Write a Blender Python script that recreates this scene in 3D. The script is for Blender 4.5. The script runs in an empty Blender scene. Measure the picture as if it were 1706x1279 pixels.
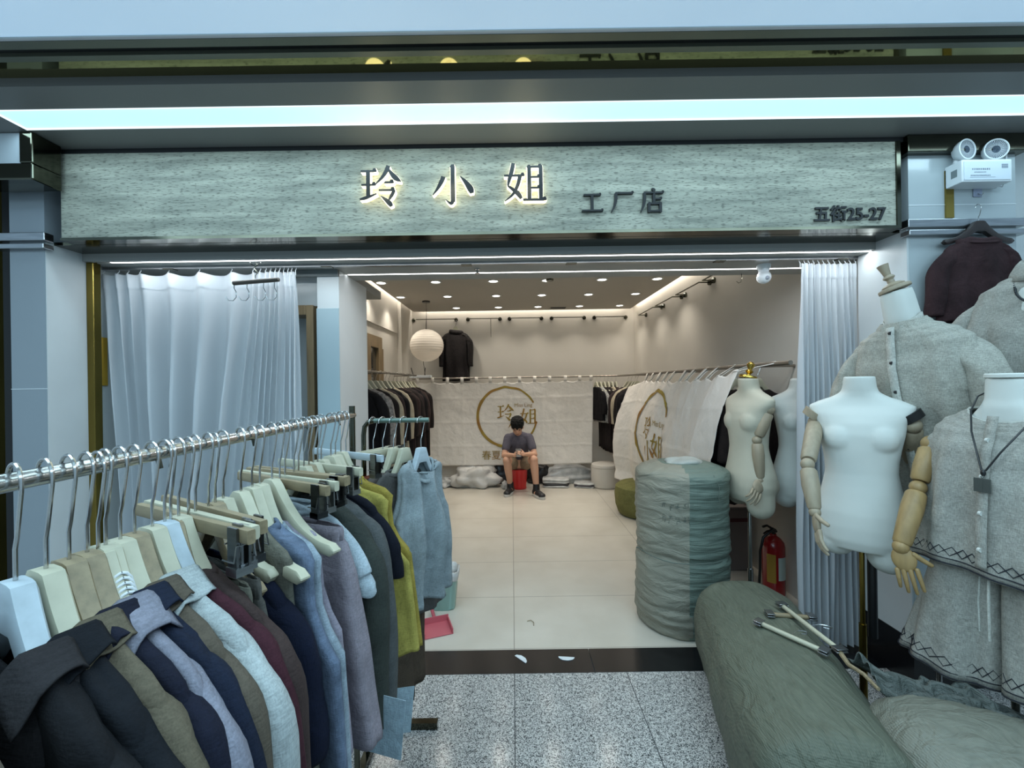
import bpy, math, random
from mathutils import Vector, Matrix, noise
PI = math.pi
S = bpy.context.scene
COL = S.collection

# ---------------------------------------------------------------- camera
ROLL = 0.0150
cam_d = bpy.data.cameras.new('camera')
cam = bpy.data.objects.new('camera', cam_d); COL.objects.link(cam)
cam_d.sensor_width = 36.0; cam_d.lens = 700.0 / 1706 * 36; cam_d.clip_start = 0.02; cam_d.clip_end = 60
cam.location = (0, 0, 1.55)
cam.rotation_euler = Matrix.Rotation(PI / 2, 3, 'X').to_euler()
cam.rotation_euler = (Matrix.Rotation(ROLL, 3, Vector((0, -1, 0))).to_3x3().inverted() @ Matrix.Rotation(PI / 2, 3, 'X')).to_euler()
S.camera = cam

# ---------------------------------------------------------------- world, exposure
w = bpy.data.worlds.new('world'); S.world = w; w.use_nodes = True
bg = w.node_tree.nodes['Background']; bg.inputs[0].default_value = (0.50, 0.74, 0.92, 1); bg.inputs[1].default_value = 0.6
S.view_settings.view_transform = 'Standard'; S.view_settings.look = 'None'
S.view_settings.exposure = 0.15; S.view_settings.gamma = 1.0; S.view_settings.use_curve_mapping = False
try:
    S.cycles.max_bounces = 8; S.cycles.diffuse_bounces = 4; S.cycles.glossy_bounces = 4; S.cycles.transparent_max_bounces = 12
    S.cycles.sample_clamp_indirect = 6.0; S.cycles.caustics_reflective = False; S.cycles.caustics_refractive = False
    S.cycles.use_denoising = True
except Exception:
    pass

def area_light(name, loc, size, power, color, rot=(0, 0, 0), spread=PI):
    d = bpy.data.lights.new(name, 'AREA'); d.shape = 'RECTANGLE'; d.size, d.size_y = size
    d.energy = power; d.color = color; d.spread = spread
    o = bpy.data.objects.new(name, d); COL.objects.link(o); o.location = loc; o.rotation_euler = rot
    return o

COOL = (0.60, 0.86, 1.0); WARM = (1.0, 0.94, 0.83)
# the corridor's own ceiling lamps (the light panel over the sign, and two more behind the viewer)
area_light('light_corridor_panel', (0.2, 1.855, 2.742), (4.9, 0.12), 13, COOL)
area_light('light_corridor_ceiling', (0.0, 0.55, 2.735), (5.4, 0.8), 62, COOL)
area_light('light_corridor_ceiling', (0.0, -1.8, 2.745), (4.6, 0.5), 70, COOL)
# cove strips round the shop ceiling
area_light('light_cove', (0.17, 6.74, 2.83), (3.3, 0.05), 9, WARM)
area_light('light_cove', (1.945, 4.9, 2.83), (0.05, 3.5), 10, WARM)
area_light('light_cove', (-1.60, 5.4, 2.83), (0.05, 2.3), 5, WARM)
# linear LED lines let into the soffit over the entrance
area_light('light_soffit_line', (0.0, 2.315, 2.245), (4.2, 0.012), 9, (0.86, 0.95, 1.0))
area_light('light_soffit_line', (0.42, 2.64, 2.245), (2.5, 0.012), 6, (0.95, 0.97, 1.0))

# ---------------------------------------------------------------- helpers
def R(a): return math.radians(a)
def at(px, py, Y):
    """photo pixel -> point at depth Y"""
    u = px - 853; v = py - 639.5
    u0 = u + v * ROLL; v0 = v - u * ROLL
    return Vector((u0 / 700 * Y, Y, 1.55 - v0 / 700 * Y))

def n3(x, y, z, s=1.0): return noise.noise(Vector((x * s, y * s, z * s)))
def srgb(r, g, b):
    f = lambda c: (c / 255) / 12.92 if c / 255 <= 0.04045 else ((c / 255 + 0.055) / 1.055) ** 2.4
    return (f(r), f(g), f(b), 1)

class MB:
    def __init__(s): s.v = []; s.f = []; s.uv = None
    def add(s, vs, fs):
        k = len(s.v); s.v += [tuple(p) for p in vs]; s.f += [tuple(i + k for i in q) for q in fs]; return s
    def box(s, x0, x1, y0, y1, z0, z1):
        vs = [(x, y, z) for z in (z0, z1) for y in (y0, y1) for x in (x0, x1)]
        return s.add(vs, [(0, 2, 3, 1), (4, 5, 7, 6), (0, 1, 5, 4), (1, 3, 7, 5), (3, 2, 6, 7), (2, 0, 4, 6)])
    def loft(s, rings, cap0=True, cap1=True, closed=True):
        k = len(s.v); n = len(rings[0])
        for r in rings: s.v += [tuple(p) for p in r]
        m = n if closed else n - 1
        for i in range(len(rings) - 1):
            for j in range(m):
                a = k + i * n + j; b = k + i * n + (j + 1) % n
                s.f.append((a, b, b + n, a + n))
        if cap0: s.f.append(tuple(k + j for j in reversed(range(n))))
        if cap1: s.f.append(tuple(k + (len(rings) - 1) * n + j for j in range(n)))
        return s
    def tube(s, pts, r, n=8, cap=True, flat=1.0):
        pts = [Vector(p) for p in pts]; rings = []
        up = None
        for i, p in enumerate(pts):
            t = (pts[min(i + 1, len(pts) - 1)] - pts[max(i - 1, 0)]).normalized()
            if up is None:
                up = Vector((0, 0, 1)) if abs(t.z) < 0.9 else Vector((0, 1, 0))
            a = up.cross(t)
            if a.length < 1e-6: a = Vector((1, 0, 0)).cross(t)
            a.normalize(); b = t.cross(a).normalized(); up = b
            rr = r[i] if isinstance(r, (list, tuple)) else r
            rings.append([p + (a * math.cos(2 * PI * k / n) + b * math.sin(2 * PI * k / n) * flat) * rr for k in range(n)])
        return s.loft(rings, cap, cap)
    def lathe(s, prof, c=(0, 0, 0), n=24, axis='z', sx=1, sy=1, caps=(True, True)):
        rings = []
        for r, h in prof:
            r = max(r, 1e-4); ring = []
            for k in range(n):
                a = 2 * PI * k / n; x, y = r * math.cos(a) * sx, r * math.sin(a) * sy
                if axis == 'z': p = (c[0] + x, c[1] + y, c[2] + h)
                elif axis == 'y': p = (c[0] + x, c[1] + h, c[2] - y)
                else: p = (c[0] + h, c[1] + x, c[2] + y)
                ring.append(p)
            rings.append(ring)
        return s.loft(rings, caps[0], caps[1])
    def ball(s, c, r, n=14, m=9, rot=None):
        if not isinstance(r, (tuple, list)): r = (r, r, r)
        rings = []
        for i in range(m + 1):
            t = PI * i / m; q = max(math.sin(t), 1e-3); ring = []
            for k in range(n):
                a = 2 * PI * k / n
                p = Vector((r[0] * q * math.cos(a), r[1] * q * math.sin(a), -r[2] * math.cos(t)))
                if rot: p = rot @ p
                ring.append(p + Vector(c))
            rings.append(ring)
        return s.loft(rings)
    def prism(s, poly, y0, y1):
        """poly in xz, extruded along y"""
        n = len(poly); vs = [(x, y0, z) for x, z in poly] + [(x, y1, z) for x, z in poly]
        fs = [tuple(range(n)), tuple(reversed(range(n, 2 * n)))] + [(i, i + n, (i + 1) % n + n, (i + 1) % n) for i in range(n)]
        return s.add(vs, fs)
    def grid(s, fn, nu, nv):
        k = len(s.v)
        for i in range(nu + 1):
            for j in range(nv + 1): s.v.append(tuple(fn(i / nu, j / nv)))
        for i in range(nu):
            for j in range(nv):
                a = k + i * (nv + 1) + j; s.f.append((a, a + nv + 1, a + nv + 2, a + 1))
        return s
    def xf(s, M):
        s.v = [tuple(M @ Vector(p)) for p in s.v]; return s
    def build(s, name, mat, parent=None, smooth=None, loc=None, mods=()):
        me = bpy.data.meshes.new(name); me.from_pydata(s.v, [], s.f); me.update(); me.validate()
        import bmesh
        bm = bmesh.new(); bm.from_mesh(me); bmesh.ops.recalc_face_normals(bm, faces=bm.faces[:]); bm.to_mesh(me); bm.free()
        o = bpy.data.objects.new(name, me); COL.objects.link(o)
        if mat: me.materials.append(mat)
        if smooth is None: smooth = 40
        if smooth:
            me.shade_smooth()
            if smooth < 170:
                try: me.set_sharp_from_angle(angle=R(smooth))
                except Exception: pass
        if parent is not None: o.parent = parent
        if loc is not None: o.location = loc
        for m in mods:
            md = o.modifiers.new(m[0].lower(), m[0])
            for kk, vv in m[1].items(): setattr(md, kk, vv)
        return o

def thing(name, label, cat, loc=(0, 0, 0), rot=(0, 0, 0), group=None):
    o = bpy.data.objects.new(name, None); COL.objects.link(o); o.empty_display_size = 0.05
    o.location = loc; o.rotation_euler = rot; o['label'] = label; o['category'] = cat
    if group: o['group'] = group
    return o
def tag(o, label, cat, group=None, kind=None):
    o['label'] = label; o['category'] = cat
    if group: o['group'] = group
    if kind: o['kind'] = kind
    return o
def struct(name, mb, mat, smooth=0, parent=None, mods=()):
    o = mb.build(name, mat, parent, smooth=smooth, mods=mods)
    if parent is None: o['kind'] = 'structure'
    return o
def BX(*a): return MB().box(*a)
BEV = lambda w=0.004, s=2: [('BEVEL', dict(width=w, segments=s, limit_method='ANGLE', angle_limit=R(40)))]

# ---------------------------------------------------------------- materials
def nodemat(name):
    m = bpy.data.materials.new(name); m.use_nodes = True; nt = m.node_tree
    return m, nt, nt.nodes['Principled BSDF']
def N(nt, t, **kw):
    n = nt.nodes.new(t)
    for k, v in kw.items():
        if k in n.inputs.keys() if hasattr(n.inputs, 'keys') else False: n.inputs[k].default_value = v
        else: setattr(n, k, v)
    return n
def mat(name, col, rough=0.5, metal=0.0, nscale=0, namt=0.0, bump=0.0, bscale=60, emit=None, estr=0, trans=0, spec=0.5, stretch=(1, 1, 1), coat=0, sheen=0, alpha=1):
    m, nt, b = nodemat(name)
    col = srgb(*col) if len(col) == 3 else col
    b.inputs['Base Color'].default_value = col
    b.inputs['Roughness'].default_value = rough; b.inputs['Metallic'].default_value = metal
    b.inputs['Specular IOR Level'].default_value = spec
    if coat: b.inputs['Coat Weight'].default_value = coat; b.inputs['Coat Roughness'].default_value = 0.08
    if sheen: b.inputs['Sheen Weight'].default_value = sheen
    if trans: b.inputs['Transmission Weight'].default_value = trans
    if alpha < 1: b.inputs['Alpha'].default_value = alpha
    if emit: b.inputs['Emission Color'].default_value = srgb(*emit) if max(emit) > 1.01 else (*emit, 1); b.inputs['Emission Strength'].default_value = estr
    if nscale or bump:
        tc = nt.nodes.new('ShaderNodeTexCoord'); mp = nt.nodes.new('ShaderNodeMapping'); mp.inputs['Scale'].default_value = stretch
        nt.links.new(tc.outputs['Object'], mp.inputs[0])
    if nscale:
        nz = nt.nodes.new('ShaderNodeTexNoise'); nz.inputs['Scale'].default_value = nscale; nz.inputs['Detail'].default_value = 6
        nt.links.new(mp.outputs[0], nz.inputs['Vector'])
        mx = nt.nodes.new('ShaderNodeMix'); mx.data_type = 'RGBA'; mx.blend_type = 'MULTIPLY'; mx.inputs[0].default_value = 1
        cr = nt.nodes.new('ShaderNodeMapRange'); cr.inputs['From Min'].default_value = 0.3; cr.inputs['From Max'].default_value = 0.7
        cr.inputs['To Min'].default_value = 1 - namt; cr.inputs['To Max'].default_value = 1 + namt * 0.4
        nt.links.new(nz.outputs[0], cr.inputs[0]); mx.inputs[6].default_value = col; nt.links.new(cr.outputs[0], mx.inputs[7])
        nt.links.new(mx.outputs[2], b.inputs['Base Color'])
    if bump:
        nb = nt.nodes.new('ShaderNodeTexNoise'); nb.inputs['Scale'].default_value = bscale; nb.inputs['Detail'].default_value = 4
        nt.links.new(mp.outputs[0], nb.inputs['Vector'])
        bp = nt.nodes.new('ShaderNodeBump'); bp.inputs['Strength'].default_value = bump; bp.inputs['Distance'].default_value = 0.01
        nt.links.new(nb.outputs[0], bp.inputs['Height']); nt.links.new(bp.outputs[0], b.inputs['Normal'])
    return m
_cl = {}
def cloth(r, g, b, namt=0.16, weave=0.35, nscale=14, rough=0.92, fine=420):
    """woven fabric: blotchy dye variation and a fine thread bump"""
    key = (r, g, b, namt, weave, nscale)
    if key in _cl: return _cl[key]
    m, nt, bs = nodemat('fabric_%d' % len(_cl)); _cl[key] = m
    bs.inputs['Roughness'].default_value = rough; bs.inputs['Specular IOR Level'].default_value = 0.2
    bs.inputs['Sheen Weight'].default_value = 0.0
    tc = nt.nodes.new('ShaderNodeTexCoord')
    n1 = nt.nodes.new('ShaderNodeTexNoise'); n1.inputs['Scale'].default_value = nscale; n1.inputs['Detail'].default_value = 8
    mp = nt.nodes.new('ShaderNodeMapping'); mp.inputs['Scale'].default_value = (fine, fine, fine * 0.18)
    n2 = nt.nodes.new('ShaderNodeTexNoise'); n2.inputs['Scale'].default_value = 1; n2.inputs['Detail'].default_value = 2
    mp2 = nt.nodes.new('ShaderNodeMapping'); mp2.inputs['Scale'].default_value = (fine * 0.18, fine * 0.18, fine)
    n4 = nt.nodes.new('ShaderNodeTexNoise'); n4.inputs['Scale'].default_value = 1; n4.inputs['Detail'].default_value = 2
    nt.links.new(tc.outputs['Object'], n1.inputs['Vector']); nt.links.new(tc.outputs['Object'], mp.inputs[0]); nt.links.new(mp.outputs[0], n2.inputs['Vector'])
    nt.links.new(tc.outputs['Object'], mp2.inputs[0]); nt.links.new(mp2.outputs[0], n4.inputs['Vector'])
    ad = nt.nodes.new('ShaderNodeMath'); ad.operation = 'ADD'; nt.links.new(n2.outputs[0], ad.inputs[0]); nt.links.new(n4.outputs[0], ad.inputs[1])
    c1 = nt.nodes.new('ShaderNodeMapRange'); c1.inputs['From Min'].default_value = 0.3; c1.inputs['From Max'].default_value = 0.7
    c1.inputs['To Min'].default_value = 1 - namt; c1.inputs['To Max'].default_value = 1 + namt * 0.5
    c2 = nt.nodes.new('ShaderNodeMapRange'); c2.inputs['From Min'].default_value = 0.7; c2.inputs['From Max'].default_value = 1.3
    c2.inputs['To Min'].default_value = 1 - weave * 0.6; c2.inputs['To Max'].default_value = 1 + weave * 0.4
    nt.links.new(n1.outputs[0], c1.inputs[0]); nt.links.new(ad.outputs[0], c2.inputs[0])
    mu = nt.nodes.new('ShaderNodeMath'); mu.operation = 'MULTIPLY'; nt.links.new(c1.outputs[0], mu.inputs[0]); nt.links.new(c2.outputs[0], mu.inputs[1])
    mx = nt.nodes.new('ShaderNodeMix'); mx.data_type = 'RGBA'; mx.blend_type = 'MULTIPLY'; mx.inputs[0].default_value = 1
    mx.inputs[6].default_value = srgb(r, g, b); nt.links.new(mu.outputs[0], mx.inputs[7]); nt.links.new(mx.outputs[2], bs.inputs['Base Color'])
    bp = nt.nodes.new('ShaderNodeBump'); bp.inputs['Strength'].default_value = 0.35; bp.inputs['Distance'].default_value = 0.002
    nt.links.new(ad.outputs[0], bp.inputs['Height'])
    n3_ = nt.nodes.new('ShaderNodeTexNoise'); n3_.inputs['Scale'].default_value = 11; n3_.inputs['Detail'].default_value = 5; n3_.inputs['Distortion'].default_value = 0.6
    nt.links.new(tc.outputs['Object'], n3_.inputs['Vector'])
    b2 = nt.nodes.new('ShaderNodeBump'); b2.inputs['Strength'].default_value = 0.55; b2.inputs['Distance'].default_value = 0.02
    nt.links.new(n3_.outputs[0], b2.inputs['Height']); nt.links.new(bp.outputs[0], b2.inputs['Normal']); nt.links.new(b2.outputs[0], bs.inputs['Normal'])
    return m

def tiled(name, sx, sy, ox, oy, col_a, col_b, line_col, lw, nscale, rough, speck=False, rough_var=0.0):
    """floor tiles with thin joints in object xy"""
    m, nt, b = nodemat(name); L = nt.links.new
    tc = nt.nodes.new('ShaderNodeTexCoord'); sp = nt.nodes.new('ShaderNodeSeparateXYZ'); L(tc.outputs['Object'], sp.inputs[0])
    ds = []
    for i, (s_, o_) in enumerate(((sx, ox), (sy, oy))):
        a = nt.nodes.new('ShaderNodeMath'); a.operation = 'SUBTRACT'; L(sp.outputs[i], a.inputs[0]); a.inputs[1].default_value = o_
        p = nt.nodes.new('ShaderNodeMath'); p.operation = 'PINGPONG'; L(a.outputs[0], p.inputs[0]); p.inputs[1].default_value = s_ / 2; ds.append(p)
    mn = nt.nodes.new('ShaderNodeMath'); mn.operation = 'MINIMUM'; L(ds[0].outputs[0], mn.inputs[0]); L(ds[1].outputs[0], mn.inputs[1])
    lt = nt.nodes.new('ShaderNodeMath'); lt.operation = 'LESS_THAN'; L(mn.outputs[0], lt.inputs[0]); lt.inputs[1].default_value = lw
    nz = nt.nodes.new('ShaderNodeTexNoise'); nz.inputs['Scale'].default_value = nscale; nz.inputs['Detail'].default_value = 8 if not speck else 3
    L(tc.outputs['Object'], nz.inputs['Vector'])
    cr = nt.nodes.new('ShaderNodeValToRGB'); L(nz.outputs[0], cr.inputs[0])
    if speck:
        vo = nt.nodes.new('ShaderNodeTexVoronoi'); vo.inputs['Scale'].default_value = nscale; L(tc.outputs['Object'], vo.inputs['Vector'])
        sr = nt.nodes.new('ShaderNodeSeparateColor'); L(vo.outputs['Color'], sr.inputs[0])
        nz.inputs['Scale'].default_value = 60
        ad = nt.nodes.new('ShaderNodeMath'); ad.operation = 'MULTIPLY_ADD'; L(nz.outputs[0], ad.inputs[0]); ad.inputs[1].default_value = 0.9; L(sr.outputs[0], ad.inputs[2])
        L(ad.outputs[0], cr.inputs[0]) ; cr.color_ramp.interpolation = 'LINEAR'
        dv = nt.nodes.new('ShaderNodeMath'); dv.operation = 'DIVIDE'; L(ad.outputs[0], dv.inputs[0]); dv.inputs[1].default_value = 1.9; L(dv.outputs[0], cr.inputs[0])
        e = cr.color_ramp.elements; e[0].position = 0.30; e[0].color = srgb(46, 50, 52); e[1].position = 0.66; e[1].color = srgb(206, 204, 200)
        q = e.new(0.38); q.color = col_a; q = e.new(0.50); q.color = col_b
    else:
        e = cr.color_ramp.elements; e[0].position = 0.3; e[0].color = col_a; e[1].position = 0.7; e[1].color = col_b
    mx = nt.nodes.new('ShaderNodeMix'); mx.data_type = 'RGBA'; L(lt.outputs[0], mx.inputs[0]); L(cr.outputs[0], mx.inputs[6]); mx.inputs[7].default_value = line_col
    L(mx.outputs[2], b.inputs['Base Color']); b.inputs['Roughness'].default_value = rough
    return m

M = {}
M['wall_cool'] = mat('painted_panel', (200, 204, 204), 0.35, nscale=3, namt=0.06, spec=0.4)
M['wall_warm'] = mat('wall_plaster', (206, 200, 190), 0.8, nscale=2, namt=0.05, bump=0.04, bscale=200)
M['ceil_warm'] = mat('ceiling_paint', (176, 170, 160), 0.85)
M['soffit'] = mat('soffit_paint', (150, 150, 146), 0.45)
M['ceil_blue'] = mat('corridor_ceiling_paint', (205, 208, 214), 0.6, nscale=2, namt=0.05)
M['ceil_grey'] = mat('corridor_grey_panel', (120, 120, 118), 0.45)
M['panel_blue'] = mat('glossy_panel', (140, 148, 154), 0.18, nscale=2, namt=0.05, coat=0.3)
M['dark'] = mat('dark_void', (22, 24, 26), 0.6)
M['black_stone'] = mat('black_stone', (22, 22, 24), 0.22, nscale=30, namt=0.3)
M['steel'] = mat('brushed_steel', (170, 172, 174), 0.28, metal=1, nscale=8, namt=0.2, stretch=(1, 1, 12))
M['chrome'] = mat('chrome_wire', (190, 190, 188), 0.2, metal=1)
M['dark_steel'] = mat('dark_mirror_steel', (92, 92, 80), 0.12, metal=1, nscale=3, namt=0.4, stretch=(1, 6, 1))
M['gold_mirror'] = mat('gold_mirror', (150, 142, 96), 0.04, metal=1)
M['gold'] = mat('gold_trim', (150, 128, 66), 0.22, metal=1, nscale=5, namt=0.4, stretch=(1, 1, 0.4))
M['brass'] = mat('brass', (196, 168, 86), 0.22, metal=1)
M['white_plastic'] = mat('white_plastic', (222, 226, 228), 0.35)
M['black_plastic'] = mat('black_plastic', (20, 20, 22), 0.35)
M['wood_frame'] = mat('oak_frame', (140, 118, 86), 0.5, nscale=6, namt=0.3, stretch=(8, 8, 0.7))
M['led'] = mat('led_line', (255, 255, 255), 0.5, emit=(0.95, 0.98, 1.0), estr=6)
M['led_warm'] = mat('led_warm', (255, 255, 255), 0.5, emit=(1.0, 0.95, 0.86), estr=9)
M['panel_light'] = mat('light_panel', (255, 255, 255), 0.5, emit=(0.36, 0.66, 0.84), estr=1.0)
M['panel_dim'] = mat('dim_light_panel', (255, 255, 255), 0.5, emit=(0.132, 0.232, 0.35), estr=1.0, nscale=1.2, namt=0.1)
M['hanger_cream'] = mat('hanger_cream', (182, 178, 156), 0.5, nscale=9, namt=0.12, stretch=(1, 4, 4))
M['hanger_tan'] = mat('hanger_tan', (142, 126, 98), 0.5, nscale=14, namt=0.3, stretch=(1, 5, 5))
M['hanger_white'] = mat('hanger_white', (174, 186, 194), 0.5, nscale=10, namt=0.15, stretch=(1, 5, 5))
M['hanger_dark'] = mat('hanger_dark', (44, 34, 32), 0.35)
M['mann_white'] = mat('mannequin_fabric', (206, 208, 202), 0.8, nscale=6, namt=0.04, bump=0.05, bscale=500)
M['mann_warm'] = mat('mannequin_linen', (186, 180, 162), 0.85, nscale=6, namt=0.08, bump=0.08, bscale=500)
M['wood_arm'] = mat('pale_wood', (156, 142, 120), 0.5, nscale=5, namt=0.18, stretch=(9, 9, 0.8))
M['wood_arm_tan'] = mat('tan_wood', (156, 128, 84), 0.45, nscale=5, namt=0.22, stretch=(9, 9, 0.8))
M['floor_shop'] = tiled('cream_tiles', 1.2, 0.6, -0.01, 2.46, srgb(190, 183, 170), srgb(202, 196, 184), srgb(134, 128, 118), 0.0022, 3.0, 0.28)
M['floor_hall'] = tiled('granite_tiles', 0.6, 0.6, -0.01, 2.25, srgb(116, 118, 118), srgb(162, 160, 157), srgb(76, 78, 80), 0.0022, 330, 0.14, speck=True)

def travertine():
    m, nt, b = nodemat('travertine'); L = nt.links.new
    tc = nt.nodes.new('ShaderNodeTexCoord'); mp = nt.nodes.new('ShaderNodeMapping'); mp.inputs['Scale'].default_value = (3.0, 3.0, 26.0); L(tc.outputs['Object'], mp.inputs[0])
    n1 = nt.nodes.new('ShaderNodeTexNoise'); n1.inputs['Scale'].default_value = 1.0; n1.inputs['Detail'].default_value = 7; n1.inputs['Distortion'].default_value = 0.4; L(mp.outputs[0], n1.inputs['Vector'])
    cr = nt.nodes.new('ShaderNodeValToRGB'); e = cr.color_ramp.elements; e[0].position = 0.34; e[0].color = srgb(134, 136, 124); e[1].position = 0.68; e[1].color = srgb(178, 178, 162); L(n1.outputs[0], cr.inputs[0])
    mp2 = nt.nodes.new('ShaderNodeMapping'); mp2.inputs['Scale'].default_value = (34, 34, 190); L(tc.outputs['Object'], mp2.inputs[0])
    n2 = nt.nodes.new('ShaderNodeTexNoise'); n2.inputs['Scale'].default_value = 1.0; n2.inputs['Detail'].default_value = 3; L(mp2.outputs[0], n2.inputs['Vector'])
    c2 = nt.nodes.new('ShaderNodeValToRGB'); e = c2.color_ramp.elements; e[0].position = 0.36; e[0].color = (0.42, 0.42, 0.42, 1); e[1].position = 0.45; e[1].color = (1, 1, 1, 1); L(n2.outputs[0], c2.inputs[0])
    mx = nt.nodes.new('ShaderNodeMix'); mx.data_type = 'RGBA'; mx.blend_type = 'MULTIPLY'; mx.inputs[0].default_value = 0.8; L(cr.outputs[0], mx.inputs[6]); L(c2.outputs[0], mx.inputs[7])
    L(mx.outputs[2], b.inputs['Base Color']); b.inputs['Roughness'].default_value = 0.7
    bp = nt.nodes.new('ShaderNodeBump'); bp.inputs['Strength'].default_value = 0.5; bp.inputs['Distance'].default_value = 0.004; L(c2.outputs[0], bp.inputs['Height']); L(bp.outputs[0], b.inputs['Normal'])
    return m
M['travertine'] = travertine()

# ================================================================ the setting
HS = 2.25      # soffit over the entrance
struct('floor_corridor', BX(-4.2, 4.2, -3.2, 2.25, -0.05, 0), M['floor_hall'])
struct('floor_shop', BX(-2.6, 2.6, 2.45, 7.0, -0.05, 0), M['floor_shop'])
struct('floor_threshold', BX(-2.33, 0.42, 2.25, 2.45, -0.05, 0.001).box(0.424, 2.3, 2.25, 2.45, -0.05, 0.001), M['black_stone'])
# corridor ceiling
ZC = 2.75
struct('ceiling_corridor', BX(-4.2, 4.2, -3.2, 0.6, ZC, ZC + 0.05).box(-4.2, 4.2, 1.425, 1.44, ZC, ZC + 0.05).box(-4.2, 4.2, 0.6, 1.425, ZC + 0.03, ZC + 0.05), M['ceil_blue'])
wp = thing('ceiling_light_panel', 'very wide dim blue glowing ceiling panel along the top edge of the picture', 'ceiling light', (0.0, 1.0, ZC))
BX(-4.2, 4.2, -0.40, 0.42, -0.001, 0.02).build('diffuser', M['panel_dim'], wp, smooth=0)
BX(-4.2, 4.2, 0.42, 0.426, -0.003, 0.02).build('frame', mat('pale_edge', (210, 222, 230), 0.4), wp, smooth=0)
struct('ceiling_corridor_strip', BX(-4.2, 4.2, 1.650, 1.785, ZC - 0.004, ZC + 0.05), M['ceil_grey'])
struct('ceiling_corridor_edge', BX(-4.2, 4.2, 1.925, 2.16, ZC - 0.004, ZC + 0.05).box(-4.2, -2.20, 1.785, 1.925, ZC - 0.004, ZC + 0.05), M['ceil_grey'])
struct('trim_corridor_shadow_gap', BX(-2.33, 2.0, 2.085, 2.15, 2.722, ZC - 0.003), M['dark'])
struct('ceiling_mirror_strip', BX(-2.23, 4.2, 1.530, 1.650, ZC + 0.03, ZC + 0.05), M['gold_mirror'])
struct('ceiling_end_strip', BX(-4.2, -2.23, 1.44, 1.650, ZC, ZC + 0.05), M['ceil_grey'])
o = BX(-2.23, 4.2, 1.44, 1.474, ZC - 0.002, ZC + 0.012); o.box(-2.23, 4.2, 1.505, 1.530, ZC - 0.002, ZC + 0.012)
struct('trim_ceiling_bars', o, mat('bar_olive', (112, 114, 100), 0.35, metal=0.6))
struct('trim_ceiling_slot', BX(-2.23, 4.2, 1.474, 1.505, ZC + 0.012, ZC + 0.03), M['black_plastic'])
struct('ceiling_over_slot', BX(-4.2, 4.2, 1.44, 2.1, ZC + 0.06, ZC + 0.09), M['dark'])
# columns either side of the shop front
struct('wall_column_left', BX(-2.50, -2.325, 2.10, 2.30, 0, ZC), M['panel_blue'])
struct('wall_column_left_side', BX(-2.332, -2.322, 2.102, 2.30, 0, 2.30), M['wall_cool'])
struct('wall_column_right', BX(1.995, 2.53, 2.10, 2.36, 0, ZC), mat('right_column_panel', (176, 184, 186), 0.2, nscale=2, namt=0.05, coat=0.3))
struct('wall_column_right_side', BX(1.985, 1.996, 2.102, 2.40, 0, 2.30), M['wall_cool'])
struct('wall_behind_left', BX(-2.9, -2.50, 2.26, 2.34, 0, ZC), M['dark'])
struct('wall_behind_right', BX(2.53, 4.2, 2.20, 2.36, 0, ZC), M['wall_cool'])
struct('baseboard_right', BX(1.98, 2.535, 2.09, 2.42, 0, 0.24), M['black_stone'])
struct('baseboard_left', BX(-2.51, -2.31, 2.09, 2.30, 0, 0.24), M['black_stone'])
tr = MB()
for x0, x1 in ((-2.62, -2.30), (1.97, 2.56)):
    tr.box(x0, x1, 2.07, 2.12, 2.255, 2.28).box(x0, x1, 2.075, 2.12, 2.295, 2.335)
struct('trim_column_bands', tr, M['steel'], mods=BEV(0.003))
struct('trim_column_caps', BX(-2.56, -2.26, 2.06, 2.30, 2.66, 2.745).box(1.96, 2.56, 2.06, 2.3, 2.66, 2.745), M['dark_steel'], mods=BEV(0.004))
struct('trim_column_joint', BX(-2.502, -2.322, 2.0985, 2.1, 1.56, 1.563).box(1.994, 2.532, 2.0985, 2.1, 2.41, 2.414).box(1.994, 2.532, 2.0985, 2.1, 1.0, 1.003), M['white_plastic'])
struct('trim_gold_left', BX(-2.332, -2.285, 2.30, 2.345, 0, HS + 0.02), M['gold'], mods=BEV(0.003))
struct('trim_gold_right', BX(2.0, 2.055, 2.37, 2.42, 0, HS + 0.02), M['gold'], mods=BEV(0.003))
struct('trim_gold_column', BX(2.175, 2.215, 2.092, 2.1, 2.345, 2.58), M['gold'])
struct('trim_neighbour_post', BX(-2.62, -2.585, 2.10, 2.14, 0, 2.7), M['gold'])
# neighbour's sign box end at far left
struct('trim_neighbour_box', BX(-3.3, -2.25, 1.94, 2.05, 2.60, 2.745), mat('neighbour_box', (190, 200, 206), 0.4), mods=BEV(0.004))
struct('trim_neighbour_box_frame', BX(-3.3, -2.19, 1.93, 2.06, 2.525, 2.60).box(-2.25, -2.19, 1.93, 2.06, 2.60, 2.745), M['dark_steel'], mods=BEV(0.006))
# side walls of the vestibule between column and curtain
struct('wall_vestibule_left', BX(-2.42, -2.332, 2.34, 2.62, 0, HS), M['wall_cool'])
struct('wall_vestibule_right', BX(2.055, 2.15, 2.40, 3.0, 0, HS), M['wall_cool'])
# soffit and its steps
struct('ceiling_soffit', BX(-2.42, 2.15, 2.28, 2.305, HS, HS + 0.3).box(-2.42, 2.15, 2.325, 2.628, HS, HS + 0.06).box(-1.05, 2.15, 2.652, 2.79, HS, HS + 0.06).box(-2.42, -1.05, 2.60, 3.4, HS, HS + 0.06), M['soffit'])
struct('ceiling_soffit_upstand', BX(-1.2, 2.15, 2.77, 2.79, HS + 0.02, 2.86), M['ceil_warm'])
struct('ceiling_sign_underside', BX(-2.322, 1.985, 2.14, 2.28, 2.29, 2.305), M['dark_steel'])
struct('ceiling_sign_back', BX(-2.322, 1.985, 2.26, 2.28, 2.305, 2.74), M['dark'])
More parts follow.
